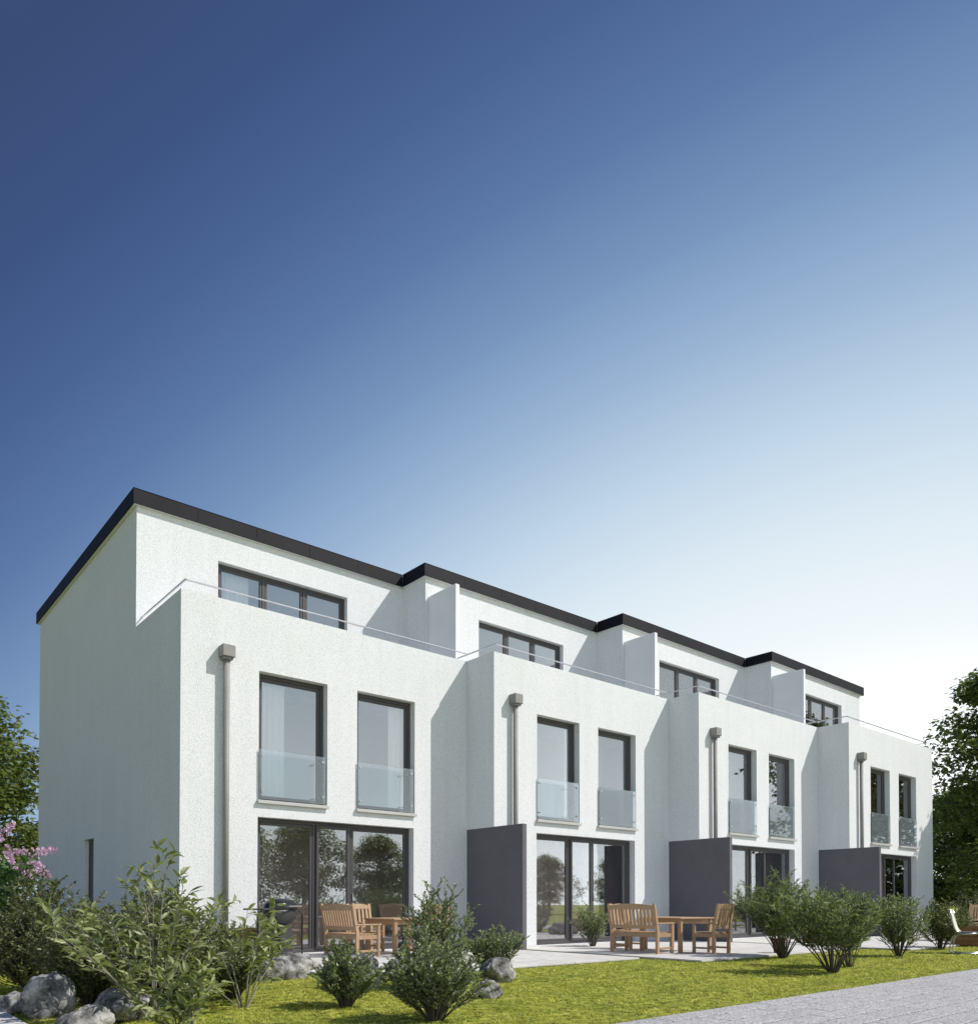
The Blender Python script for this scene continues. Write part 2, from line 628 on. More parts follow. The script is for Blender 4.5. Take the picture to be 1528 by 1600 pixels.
def pieces(parent, name, x0, x1, y0, y1, nx, ny, ztop, thick, gap, mat, wob=0.002, brick=False, seed=1):
    r = random.Random(seed)
    dx, dy = (x1 - x0) / nx, (y1 - y0) / ny
    key = (name, round(dx, 3), round(dy, 3))
    if key not in tile_cache:
        gx, gy = gap if isinstance(gap, tuple) else (gap, gap)
        b = MB().bbox((-dx / 2 + gx / 2, -dy / 2 + gy / 2, -thick), (dx / 2 - gx / 2, dy / 2 - gy / 2, 0), 0.004)
        tile_cache[key] = b.mesh(name, mat)
    me = tile_cache[key]
    for j in range(ny):
        off = (0.5 * dx if (brick and j % 2) else 0.0)
        for i in range(nx):
            o = link(name, me, parent, (x0 + (i + 0.5) * dx + off, y0 + (j + 0.5) * dy, ztop + r.uniform(-wob, wob)))
            o.rotation_euler = (r.uniform(-wob, wob) * 0.8, r.uniform(-wob, wob) * 0.8, 0)


for k, (x0, x1, y0, y1) in enumerate(TERR):
    b = MB().box((x0 + 0.01, y0 + 0.01, -0.05), (x1 - 0.01, y1, 0.022))
    t = b.build("terrace", M["joint"])
    tag(t, kind="structure")
    pieces(t, "paving_slab", x0, x1, y0, y1, 7, 6, 0.04, 0.03, 0.007, M["tile"], 0.0012, seed=k)

PX0, PX1, PY0, PY1 = -2.6, 46.0, -12.0, -9.02
b = MB().box((PX0, PY0, -0.05), (PX1, PY1, 0.006))
path = b.build("path", M["joint"])
tag(path, kind="structure")
pieces(path, "paver", -1.3, 9.95, -11.02, PY1, 15, 8, 0.028, 0.02, (0.006, 0.030), M["paver"], 0.0010, brick=True, seed=9)
b = MB()
for j in range(12):                                         # the paving that runs on, joined
    yy = PY1 - 0.25 * (j + 1)
    if j < 8:
        x = 10.4 + (0.375 if j % 2 else 0)
    else:
        x = PX0
    b.box((x, yy + 0.015, 0.0), (PX1, yy + 0.235, 0.026))
    if j < 8:
        b.box((PX0, yy + 0.015, 0.0), (-1.31 + (0.375 if j % 2 else 0), yy + 0.235, 0.026))
s = b.build("paver_rows", M["paver"], path)
s["kind"] = "stuff"
b = MB().box((-9.0, -9.0, -0.05), (-3.26, 12.0, 0.008))
sp = b.build("side_path", M["joint"])
tag(sp, kind="structure")
pieces(sp, "paving_slab", -5.51, -3.26, -7.0, -1.0, 3, 8, 0.03, 0.022, 0.008, M["tile"], 0.002, seed=21)


# ------------------------------------------------------------------ houses
def wall_panel(mb, x0, x1, z0, z1, holes, yf, th):
    """wall in the XZ plane with rectangular openings, front face at y=yf, thickness th towards +y"""
    xs = sorted({x0, x1, *[h[0] for h in holes], *[h[1] for h in holes]})
    zs = sorted({z0, z1, *[h[2] for h in holes], *[h[3] for h in holes]})
    xs = [x for x in xs if x0 <= x <= x1]
    zs = [z for z in zs if z0 <= z <= z1]

    def solid(i, j):
        if i < 0 or j < 0 or i >= len(xs) - 1 or j >= len(zs) - 1:
            return False
        cx, cz = (xs[i] + xs[i + 1]) / 2, (zs[j] + zs[j + 1]) / 2
        return not any(h[0] < cx < h[1] and h[2] < cz < h[3] for h in holes)
    yb = yf + th
    for i in range(len(xs) - 1):
        for j in range(len(zs) - 1):
            if not solid(i, j):
                continue
            a, c, d, e = xs[i], xs[i + 1], zs[j], zs[j + 1]
            mb.add([(a, yf, d), (c, yf, d), (c, yf, e), (a, yf, e)], [(0, 1, 2, 3)])
            mb.add([(a, yb, d), (c, yb, d), (c, yb, e), (a, yb, e)], [(3, 2, 1, 0)])
            if not solid(i - 1, j):
                mb.add([(a, yf, d), (a, yf, e), (a, yb, e), (a, yb, d)], [(0, 1, 2, 3)])
            if not solid(i + 1, j):
                mb.add([(c, yf, d), (c, yf, e), (c, yb, e), (c, yb, d)], [(3, 2, 1, 0)])
            if not solid(i, j - 1):
                mb.add([(a, yf, d), (c, yf, d), (c, yb, d), (a, yb, d)], [(3, 2, 1, 0)])
            if not solid(i, j + 1):
                mb.add([(a, yf, e), (c, yf, e), (c, yb, e), (a, yb, e)], [(0, 1, 2, 3)])


def prism_x(mb, prof, x0, x1):
    """polygon in YZ (list of (y,z)) extruded along x"""
    n = len(prof)
    vs = [(x0, y, z) for y, z in prof] + [(x1, y, z) for y, z in prof]
    fs = [tuple(range(n)), tuple(range(n, 2 * n))[::-1]]
    for i in range(n):
        j = (i + 1) % n
        fs.append((i, i + n, j + n, j))
    mb.add(vs, fs)


def frame_ring(mb, x0, x1, z0, z1, y0, y1, w, bev=0.006):
    mb.bbox((x0, y0, z0), (x0 + w, y1, z1), bev)
    mb.bbox((x1 - w, y0, z0), (x1, y1, z1), bev)
    mb.bbox((x0 + w - 0.002, y0 + 0.001, z1 - w), (x1 - w + 0.002, y1 - 0.001, z1), bev)
    mb.bbox((x0 + w - 0.002, y0 + 0.001, z0), (x1 - w + 0.002, y1 - 0.001, z0 + w), bev)


def curtain(parent, x0, x1, z0, z1, y, amp=0.035, wl=0.11, mat="curtain", name="curtain"):
    n = max(8, int((x1 - x0) / 0.012))
    vs, fs = [], []
    for i in range(n + 1):
        x = x0 + (x1 - x0) * i / n
        ph = 2 * PI * (x - x0) / wl
        yy = y + amp * (math.sin(ph) + 0.35 * math.sin(ph * 0.43 + x0))
        vs += [(x, yy, z0), (x, yy * 0.6 + y * 0.4, z1)]
    for i in range(n):
        fs.append((2 * i, 2 * i + 2, 2 * i + 3, 2 * i + 1))
    for i in range(n):                                      # a hem line so it has a folded edge
        pass
    o = MB().add(vs, fs).build(name, M[mat], parent, True)
    return o


def window(parent, name, x0, x1, z0, z1, yf, splits, proud=(), rev=0.15, fw=0.058, sw=0.055, handle=True):
    """frame set back in the opening; one sash with its own pane per split"""
    y0, y1 = yf + rev, yf + rev + 0.075
    mb = MB()
    frame_ring(mb, x0 + 0.004, x1 - 0.004, z0 + 0.004, z1 - 0.004, y0, y1, fw)
    xs = [x0 + fw] + list(splits) + [x1 - fw]
    for x in splits:
        mb.bbox((x - 0.028, y0 + 0.002, z0 + fw), (x + 0.028, y1 - 0.002, z1 - fw), 0.005)
    win = mb.build(name, M["frame"], parent)
    for k in range(len(xs) - 1):
        a = xs[k] + (0.030 if k else 0.004)
        c = xs[k + 1] - (0.030 if k < len(xs) - 2 else 0.004)
        ys = y0 - (0.035 if k in proud else -0.012)
        s = MB()
        frame_ring(s, a, c, z0 + fw + 0.004, z1 - fw - 0.004, ys, ys + 0.055, sw, 0.008)
        s.build("sash", M["frame"], win)
        gz0, gz1 = z0 + fw + sw - 0.004, z1 - fw - sw + 0.004
        MB().box((a + sw - 0.006, ys + 0.024, gz0), (c - sw + 0.006, ys + 0.030, gz1)).build("pane", M["pane"], win)
    if handle and len(xs) > 2:
        for k in range(1, len(xs) - 1):
            h = MB()
            hz = z0 + 1.02
            h.bbox((xs[k] + 0.045, y0 - 0.02, hz - 0.07), (xs[k] + 0.07, y0 + 0.005, hz + 0.07), 0.004)
            h.build("handle", M["steel"], win)
    return win


def juliet(parent, x0, x1, yf):
    """frameless glass balustrade on four round clamps"""
    a, c = x0 - 0.006, x1 - 0.055
    y = yf - 0.028
    z0, z1 = 2.765, 3.635
    p = MB().bbox((a, y - 0.006, z0), (c, y + 0.006, z1), 0.003).build("glass_balustrade", M["balu"], parent)
    for sx in (a + 0.06, c - 0.055):
        for sz in (z0 + 0.13, z1 - 0.10):
            m = MB()
            m.tube([(sx, y - 0.020, sz), (sx, y - 0.007, sz)], 0.024, 14)
            m.tube([(sx, y + 0.007, sz), (sx, y + 0.05, sz), (sx, yf + 0.155, sz)], 0.010, 8)
            m.build("clamp", M["steel"], p)
    return p


def sill(parent, x0, x1, yf, z):
    m = MB()
    m.bbox((x0 - 0.035, yf - 0.055, z - 0.022), (x1 + 0.02, yf + 0.15, z + 0.004), 0.004)
    m.bbox((x0 - 0.035, yf - 0.058, z - 0.055), (x1 + 0.02, yf - 0.045, z + 0.002), 0.003)
    return m.build("window_sill", M["sill"], parent)


HX = [(1.35, 2.685, 3.32, 4.655, 1.335, 4.632), (7.22, 8.545, 9.175, 10.53, 7.20, 10.49),
      (13.10, 14.432, 15.043, 16.405, 13.10, 16.39), (19.135, 20.46, 21.11, 22.438, 19.12, 22.42)]
PW = [(1.552, 4.49), (7.58, 10.494), (13.412, 16.35), (19.45, 22.387)]
PIPE = [0.735, 6.52, 12.39, 18.36]
HLAB = ["left end white row house with the long shaded gable wall",
        "white row house behind the bushy screen wall, second from the left",
        "white row house behind the second bench and table, third from the left",
        "far right end white row house with tan blinds and tree shadow on its corner"]

for i in range(4):
    x0, x1, yf = W[i], W[i + 1], F[i]
    yp = SET + yf
    H = thing("row_house", HLAB[i], "house", (0, 0, 0), group="white row houses of the terrace")
    wa, wb, wc, wd, da, db = HX[i]
    door = (da, db, 0.045, 2.455)
    winA, winB = (wa, wb, 2.72, 5.005), (wc, wd, 2.72, 5.005)
    TH = 0.32
    # --- walls (one body): front facade, left wall, top storey, back, right end
    mb = MB()
    xl = x0 + 0.25
    wall_panel(mb, xl, x1, -0.1, ZP, [door, winA, winB], yf, TH)
    pa, pb = PW[i]
    pdoor = (pa, pb, 5.40, 7.785)
    wall_panel(mb, xl, x1, 5.2, ZCAP0, [pdoor], yp, 0.3)
    prof = [(yf, -0.1), (BACK, -0.1), (BACK, ZCAP0), (yp, ZCAP0), (yp, ZP), (yf, ZP)]
    if i == 0:                                              # gable wall with the side door opening
        holes = [(5.16, 5.96, 0.05, 2.335)]
        sub = MB()
        wall_panel(sub, 0.0, BACK, -0.1, ZP, holes, 0.0, 0.25)
        wall_panel(sub, SET, BACK, ZP, ZCAP0, [], 0.0, 0.25)
        vv = np.concatenate(sub.v)
        vv = np.stack([vv[:, 1], vv[:, 0], vv[:, 2]], 1)
        mb.add(vv, [f[::-1] for f in sub.f])
    else:
        prism_x(mb, prof[::-1], x0, xl)
    if i == 3:
        prism_x(mb, [(yf + TH, -0.1), (BACK, -0.1), (BACK, ZCAP0), (yp + 0.3, ZCAP0), (yp + 0.3, ZP), (yf + TH, ZP)][::-1], x1 - 0.25, x1 - 0.001)
    mb.box((xl, BACK - 0.25, -0.1), (x1 - 0.25 if i == 3 else x1, BACK, ZCAP0))
    wall = mb.build("wall", M["stucco"], H)
    # --- inside: floors, rear partition, ceiling of the top storey
    fl = MB()
    xr = x1 - (0.251 if i == 3 else 0.001)
    fl.box((xl, yf + TH, -0.08), (xr, BACK - 0.25, 0.04))
    fl.build("floor_slab", M["room_floor"], H)
    fl = MB().box((xl, yf + TH + 0.001, 2.50), (xr, BACK - 0.25, 2.70))
    fl.build("floor_slab", M["plain_white"], H)
    fl = MB().box((xl, yf + TH + 0.001, 5.15), (xr, BACK - 0.25, 5.36))
    fl.build("floor_slab", M["tile"], H)
    MB().box((xl, yf + 2.4, 0.04), (xr, yf + 2.5, 2.50)).build("partition_wall", M["room"], H)
    MB().box((xl, yf + 2.3, 2.70), (xr, yf + 2.4, 5.15)).build("partition_wall", M["room_white"], H)
    MB().box((xl, yp + 3.8, 5.36), (xr, yp + 3.9, ZCAP0)).build("partition_wall", M["room"], H)
    # --- roof: slab, felt and one fascia panel per sheet
    OV = 0.084
    xo1 = x1 + 0.17 if i == 3 else x1 - OV
    slab = MB().box((x0 - OV + 0.026, yp - OV + 0.026, ZCAP0 + 0.004), (xo1 - (0.026 if i == 3 else -0.02 * 0 + 0.001), BACK + OV - 0.026, ZCAP1 - 0.06))
    roof = slab.build("roof", M["soffit"], H)
    MB().box((x0 - OV + 0.028, yp - OV + 0.028, ZCAP1 - 0.059), (xo1 - 0.03, BACK + OV - 0.03, ZCAP1 - 0.04)).build("roof_felt", M["roof_felt"], roof)

    def run(p, q, inward, name="fascia_panel"):
        p, q, inward = Vector(p), Vector(q), Vector(inward)
        L = (q - p).length
        n = max(1, round(L / 1.18))
        d = (q - p) / L
        for k in range(n):
            a = p + d * (L * k / n + 0.0008)
            c = p + d * (L * (k + 1) / n - 0.0008) + inward * 0.025
            lo = Vector((min(a.x, c.x), min(a.y, c.y), ZCAP0))
            hi = Vector((max(a.x, c.x), max(a.y, c.y), ZCAP1))
            m = MB().bbox(lo, hi, 0.003)
            # the sheet folds over on top
            c2 = c + inward * 0.20
            m.bbox((min(a.x, c2.x) , min(a.y, c2.y), ZCAP1 - 0.020), (max(a.x, c2.x), max(a.y, c2.y), ZCAP1 + 0.001), 0.003)
            m.build(name, M["cap"], roof)
    run((x0 - OV, yp - OV, 0), (xo1, yp - OV, 0), (0, 1, 0))
    yb = BACK + OV if i == 0 else SET + F[i - 1] - OV - 0.002
    run((x0 - OV - 0.001, yp - OV + 0.026, 0), (x0 - OV - 0.001, yb, 0), (1, 0, 0))
    if i == 3:
        run((xo1, yp - OV + 0.026, 0), (xo1, BACK + OV, 0), (-1, 0, 0))
    run((x0 - OV + 0.03, BACK + OV, 0), (xo1 - 0.03, BACK + OV, 0), (0, -1, 0))
    # --- windows
    fr = [0.355, 0.585] if i < 2 else [0.36, 0.60]
    dw = window(H, "terrace_door", da, db, 0.045, 2.455, yf, [da + (db - da) * f for f in (fr[0], fr[1])], proud=(1,), rev=0.16, fw=0.065)
    A = window(H, "window", wa, wb, 2.72, 5.005, yf, [], rev=0.155, fw=0.065, sw=0.06)
    B = window(H, "window", wc, wd, 2.72, 5.005, yf, [], rev=0.155, fw=0.065, sw=0.06)
    P = window(H, "roof_terrace_door", pa, pb, 5.40, 7.785, yp, [pa + (pb - pa) * 0.345, pa + (pb - pa) * 0.66], rev=0.12, fw=0.06)
    sill(A, wa, wb, yf, 2.742)
    sill(B, wc, wd, yf, 2.742)
    juliet(H, wa, wb, yf)
    juliet(H, wc, wd, yf)
    yc = yf + 0.276                                         # hung in the reveal, close behind the pane
    za, zb = 2.74, 4.99
    if i == 0:
        curtain(A, wa + 0.02, wa + 0.60, za, zb, yc, 0.016, 0.10)
        curtain(B, wd - 0.46, wd - 0.01, za, zb, yc, 0.016, 0.10)
        curtain(P, pa + 0.2, pa + 0.75, 5.42, 7.77, yp + 0.28, 0.016, 0.10)
    elif i == 1:
        curtain(A, wb - 0.20, wb - 0.01, za, zb, yc, 0.016, 0.10)
        curtain(B, wc + 0.10, wc + 0.46, za, zb, yc, 0.016, 0.10)
        curtain(B, wd - 0.14, wd - 0.01, za, zb, yc, 0.016, 0.10)
        curtain(dw, da - 0.05, db + 0.6, 0.06, 2.48, yf + 0.62, 0.012, 0.16, "drape")
    elif i == 2:
        curtain(A, wa + 0.28, wa + 0.76, za, zb, yc, 0.016, 0.10)
        curtain(A, wb - 0.16, wb - 0.01, za, zb, yc, 0.016, 0.10, "drape")
        curtain(B, wc + 0.80, wd - 0.01, za, zb, yc, 0.010, 0.14, "drape")
        curtain(dw, da - 0.05, db + 0.9, 0.06, 2.48, yf + 0.62, 0.012, 0.16, "drape")
    else:
        curtain(A, wa + 0.40, wb - 0.25, za, zb, yc, 0.010, 0.16, "blind", "blind")
        curtain(B, wc + 0.85, wd - 0.01, za, zb, yc, 0.010, 0.16, "blind", "blind")
    if i == 0:                                              # side door in the gable wall (YZ plane)
        m = MB()
        y0_, y1_, za, zb = 5.164, 5.956, 0.054, 2.331
        for a_, c_ in (((0.10, y0_, za), (0.17, y0_ + 0.07, zb)), ((0.10, y1_ - 0.07, za), (0.17, y1_, zb)),
                       ((0.101, y0_ + 0.07, zb - 0.07), (0.169, y1_ - 0.07, zb)), ((0.101, y0_ + 0.07, za), (0.169, y1_ - 0.07, za + 0.07))):
            m.bbox(a_, c_, 0.005)
        sd = m.build("side_door", M["frame"], H)
        MB().bbox((0.115, y0_ + 0.071, za + 0.071), (0.155, y1_ - 0.071, zb - 0.071), 0.004).build("door_leaf", M["frame"], sd)
        MB().tube([(0.06, 5.30, 1.1), (0.06, 5.42, 1.1)], 0.011, 8).tube([(0.06, 5.30, 1.1), (0.12, 5.30, 1.1)], 0.011, 8).build("handle", M["steel"], sd)
    # --- downpipe with its hopper and brackets
    px = PIPE[i]
    dp = MB().tube([(px, yf - 0.085, 5.05), (px, yf - 0.085, 0.0)], 0.052, 16).build("downpipe", M["zinc"], H, True)
    hp = MB()
    hp.bbox((px - 0.11, yf - 0.20, 5.085), (px + 0.11, yf - 0.002, 5.285), 0.008)
    hp.bbox((px - 0.085, yf - 0.165, 5.045), (px + 0.085, yf - 0.01, 5.084), 0.006)
    hp.build("rain_hopper", M["zinc"], dp)
    for zz in (0.6,):
        br = MB().tube([(px, yf - 0.085, zz), (px, yf - 0.085, zz + 0.035)], 0.058, 16)
        br.box((px - 0.012, yf - 0.045, zz + 0.004), (px + 0.012, yf - 0.001, zz + 0.03))
        br.build("pipe_bracket", M["zinc"], dp)
    # --- roof-terrace divider on the left party wall
    if i > 0:
        MB().bbox((x0 + 0.085, yp - 1.0, ZP - 0.01), (x0 + 0.195, yp - 0.001, 7.955), 0.006).build("divider_wall", M["plain_white"], H)
    # --- handrail just above the parapet
    zr, ri = 6.305, 0.11
    pts = []
    if i == 0:
        pts = [(ri, yp, zr), (ri, yf + ri, zr), (x1 + 0.08, yf + ri, zr)]
    elif i < 3:
        pts = [(x0 + ri + 0.02, yp - 1.0, zr), (x0 + ri + 0.02, yf + ri, zr), (x1 + 0.08, yf + ri, zr)]
    else:
        pts = [(x0 + ri + 0.02, yp - 1.0, zr), (x0 + ri + 0.02, yf + ri, zr), (x1 - ri, yf + ri, zr), (x1 - ri, yp, zr)]
    hr = MB()
    for a, c in zip(pts[:-1], pts[1:]):
        a, c = Vector(a), Vector(c)
        e = 0.016
        lo = Vector((min(a.x, c.x) - e, min(a.y, c.y) - e, zr - 0.012))
        hi = Vector((max(a.x, c.x) + e, max(a.y, c.y) + e, zr + 0.012))
        if abs(a.x - c.x) > abs(a.y - c.y):
            lo.z += 0.001
            hi.z -= 0.001
        hr.bbox(lo, hi, 0.004)
    rail = hr.build("handrail", M["steel"], H)

# ------------------------------------------------------------------ dark screen walls between the terraces
SLAB = ["dark grey screen wall behind the dense bush, nearest the camera",
        "dark grey screen wall behind the wooden table and armchair",
        "dark grey screen wall behind the row of loose bushes, farthest right"]
for i in (1, 2, 3):
    y1 = F[i - 1]
    o = MB().bbox((W[i] - 0.001, y1 - 1.734, -0.05), (W[i] + 0.115, y1 - 0.002, 2.511), 0.006)
    # the part beside the next house's facade starts where that facade ends
    s = o.build("screen_wall", M["screen"])
    tag(s, SLAB[i - 1], "screen wall", "dark screen walls between the terraces")
    s["label"] = SLAB[i - 1]


# ------------------------------------------------------------------ teak furniture
def make_seat(name, width, nslat, label, cat, loc, rz, group):
    """arm seat, local +Y is the way it faces, back at y=0, centre x=0"""
    t = thing(name, label, cat, loc, rz, group)
    w, d = width, 0.50
    pz, lw = 0.045, 0.05
    for sx in (-1, 1):
        x = sx * (w / 2 - lw / 2)
        m = MB()                                            # rear leg runs up as the back post, raked
        m.add([(x - lw / 2, 0.03, 0), (x + lw / 2, 0.03, 0), (x + lw / 2, 0.085, 0), (x - lw / 2, 0.085, 0),
               (x - lw / 2, 0.03, 0.42), (x + lw / 2, 0.03, 0.42), (x + lw / 2, 0.085, 0.42), (x - lw / 2, 0.085, 0.42),
               (x - lw / 2, -0.055, 0.90), (x + lw / 2, -0.055, 0.90), (x + lw / 2, -0.015, 0.90), (x - lw / 2, -0.015, 0.90)],
              [(3, 2, 1, 0), (0, 1, 5, 4), (1, 2, 6, 5), (2, 3, 7, 6), (3, 0, 4, 7),
               (4, 5, 9, 8), (5, 6, 10, 9), (6, 7, 11, 10), (7, 4, 8, 11), (8, 9, 10, 11)])
        m.build("leg", M["teak"], t)
        MB().bbox((x - lw / 2, d - 0.05, 0), (x + lw / 2, d, 0.53), 0.004).build("leg", M["teak"], t)
        MB().bbox((x - 0.032, 0.0, 0.531), (x + 0.032, d + 0.03, 0.556), 0.006).build("armrest", M["teak"], t)
        MB().bbox((x - 0.014, 0.086, 0.08), (x + 0.014, d - 0.051, 0.115), 0.003).build("stretcher", M["teak"], t)
        MB().bbox((x - 0.014, 0.086, 0.295), (x + 0.014, d - 0.051, 0.365), 0.003).build("side_rail", M["teak"], t)
    xi = w / 2 - lw
    MB().bbox((-xi, d - 0.045, 0.295), (xi, d - 0.018, 0.365), 0.003).build("front_rail", M["teak"], t)
    MB().bbox((-xi, 0.045, 0.295), (xi, 0.072, 0.365), 0.003).build("rear_rail", M["teak"], t)
    for k in range(6):                                      # seat slats
        y = 0.10 + k * 0.073
        MB().bbox((-xi + 0.002, y - 0.03, 0.366), (xi - 0.002, y + 0.03, 0.386), 0.003).build("seat_slat", M["teak"], t)

    def by(z):
        return 0.0575 - (z - 0.42) / 0.48 * 0.0925
    # bottom and arched top rails of the back
    for z0, z1, arch, nm in ((0.445, 0.51, 0.0, "back_rail"), (0.80, 0.865, 0.035, "top_rail")):
        m, n = MB(), 12
        vs, fs = [], []
        for j in range(n + 1):
            x = -xi + 2 * xi * j / n
            up = arch * (1 - (2 * j / n - 1) ** 2)
            for (zz, yo) in ((z0, -0.016), (z0, 0.016), (z1 + up, 0.016), (z1 + up, -0.016)):
                vs.append((x, by(zz) + yo, zz))
        for j in range(n):
            for q in range(4):
                q2 = (q + 1) % 4
                fs.append((4 * j + q, 4 * j + q2, 4 * j + 4 + q2, 4 * j + 4 + q))
        fs += [(0, 1, 2, 3)[::-1], (4 * n, 4 * n + 1, 4 * n + 2, 4 * n + 3)]
        m.add(vs, fs).build(nm, M["teak"], t)
    for k in range(nslat):
        x = -xi + 2 * xi * (k + 0.5) / nslat
        hw = xi / nslat * 0.56
        za, zb = 0.509, 0.802
        m = MB()
        m.add([(x - hw, by(za) - 0.009, za), (x + hw, by(za) - 0.009, za), (x + hw, by(za) + 0.009, za), (x - hw, by(za) + 0.009, za),
               (x - hw, by(zb) - 0.009, zb), (x + hw, by(zb) - 0.009, zb), (x + hw, by(zb) + 0.009, zb), (x - hw, by(zb) + 0.009, zb)],
              [(0, 3, 2, 1), (4, 5, 6, 7), (0, 1, 5, 4), (1, 2, 6, 5), (2, 3, 7, 6), (3, 0, 4, 7)])
        m.build("back_slat", M["teak"], t)
    return t


def make_table(label, loc, rz, group, lx=1.06, ly=1.0):
    t = thing("garden_table", label, "table", loc, rz, group)
    n = 11
    for k in range(n):
        y = -ly / 2 + 0.06 + (ly - 0.12) * (k + 0.5) / n
        h = (ly - 0.12) / n / 2 - 0.003
        MB().bbox((-lx / 2 + 0.062, y - h, 0.617), (lx / 2 - 0.062, y + h, 0.639), 0.003).build("tabletop_slat", M["teak"], t)
    for s in (-1, 1):
        MB().bbox((-lx / 2, s * (ly / 2 - 0.03) - 0.03, 0.615), (lx / 2, s * (ly / 2 - 0.03) + 0.03, 0.641), 0.004).build("edge_rail", M["teak"], t)
        MB().bbox((s * (lx / 2 - 0.03) - 0.03, -ly / 2 + 0.061, 0.615), (s * (lx / 2 - 0.03) + 0.03, ly / 2 - 0.061, 0.641), 0.004).build("edge_rail", M["teak"], t)
        MB().bbox((-lx / 2 + 0.09, s * (ly / 2 - 0.06) - 0.011, 0.535), (lx / 2 - 0.09, s * (ly / 2 - 0.06) + 0.011, 0.614), 0.003).build("apron", M["teak"], t)
        MB().bbox((s * (lx / 2 - 0.06) - 0.011, -ly / 2 + 0.09, 0.535), (s * (lx / 2 - 0.06) + 0.011, ly / 2 - 0.09, 0.614), 0.003).build("apron", M["teak"], t)
        for q in (-1, 1):
            cx, cy = s * (lx / 2 - 0.062), q * (ly / 2 - 0.062)
            MB().bbox((cx - 0.034, cy - 0.034, 0), (cx + 0.034, cy + 0.034, 0.614), 0.004).build("leg", M["teak"], t)
    return t


ZT = 0.0415
DX, DY = -4.42, 2.72
for k, (ox, oy) in enumerate(((DX, DY), (0.0, 0.0))):
    near = ("on the left terrace beside the barbecue", "on the terrace before the second screen wall")[k]
    make_seat("garden_bench", 1.10, 12, "slatted wooden bench seen from behind " + near, "bench", (6.86 + ox - (0.10 if k == 0 else 0), -3.74 + oy, ZT), -PI / 2, "wooden garden benches")
    make_table("square slatted wooden table " + near, (8.02 + ox, -3.86 + oy, ZT), 0.0, "wooden garden tables")
    lab = ("wooden armchair hidden behind the dense bush by the left table", "wooden armchair with its back towards us beside the dark screen wall")[k]
    make_seat("garden_chair", 0.52, 5, lab, "chair", (7.93 + ox, -4.97 + oy, ZT), 0.0, "wooden garden armchairs")
    lab = ("wooden armchair behind the left bench, facing the left table", "wooden armchair behind the right bench, mostly hidden by it")[k]
    make_seat("garden_chair", 0.52, 5, lab, "chair", (7.85 + ox, -2.62 + oy, ZT), PI, "wooden garden armchairs")


# ------------------------------------------------------------------ barbecue
def make_grill(loc, rz):
    t = thing("barbecue_grill", "black domed barbecue grill with side shelf by the left terrace door", "barbecue", loc, rz)
    lid = [(0.335, 0.80), (0.335, 0.84), (0.32, 0.89), (0.28, 0.935), (0.21, 0.965), (0.11, 0.982), (0.02, 0.985)]
    MB().lathe(lid, sides=32, sy=0.72).build("lid", M["grill_black"], t, True)
    bowl = [(0.12, 0.56), (0.22, 0.585), (0.30, 0.66), (0.332, 0.75), (0.336, 0.797)]
    MB().lathe(bowl, sides=32, sy=0.72).build("firebox", M["grill_grey"], t, True)
    MB().tube([(-0.16, -0.27, 0.85), (-0.16, -0.30, 0.855), (0.16, -0.30, 0.855), (0.16, -0.27, 0.85)], 0.012, 8).build("lid_handle", M["steel"], t)
    MB().bbox((-0.15, -0.13, 0.07), (0.15, 0.13, 0.56), 0.01).build("cabinet", M["grill_grey"], t)
    for sx in (-1, 1):
        for sy in (-1, 1):
            MB().tube([(sx * 0.35, sy * 0.17, 0.0), (sx * 0.35, sy * 0.17, 0.72), (sx * 0.30, sy * 0.13, 0.79)], 0.016, 8).build("leg", M["grill_black"], t)
    MB().bbox((-0.37, -0.19, 0.10), (0.37, 0.19, 0.12), 0.005).build("bottom_shelf", M["grill_grey"], t)
    for s in (-1, 1):
        a, c = (0.39, 0.66) if s > 0 else (-0.66, -0.39)
        if s < 0:
            MB().bbox((a, -0.2, 0.80), (c, 0.2, 0.825), 0.006).build("side_shelf", M["grill_grey"], t)
            MB().tube([(c, -0.15, 0.79), (c + 0.04, -0.15, 0.6)], 0.01, 6).build("shelf_bracket", M["grill_black"], t)
    return t


make_grill((1.28, -1.0, ZT), 0.45)


def make_pot(loc, label, h=0.45, r=0.2):
    t = thing("plant_pot", label, "plant pot", loc, 0, None)
    prof = [(r * 0.62, 0), (r * 0.78, h * 0.4), (r * 0.95, h * 0.85), (r * 1.06, h * 0.86), (r * 1.08, h), (r * 0.93, h), (r * 0.90, h * 0.9)]
    MB().lathe(prof, sides=24).build("pot_body", M["terracotta"], t, True)
    MB().lathe([(0.01, h * 0.905), (r * 0.90, h * 0.905)], sides=24).build("soil", M["joint"], t)
    return t


make_pot((0.92, -0.45, ZT), "terracotta pot behind the barbecue grill", 0.5, 0.2)
make_pot((8.95, -5.45, ZT), "terracotta pot behind the willowy bush right of the armchair", 0.26, 0.13)
make_pot((12.9, -4.0, ZT), "terracotta pot beside the low boulder on the third terrace", 0.5, 0.22)


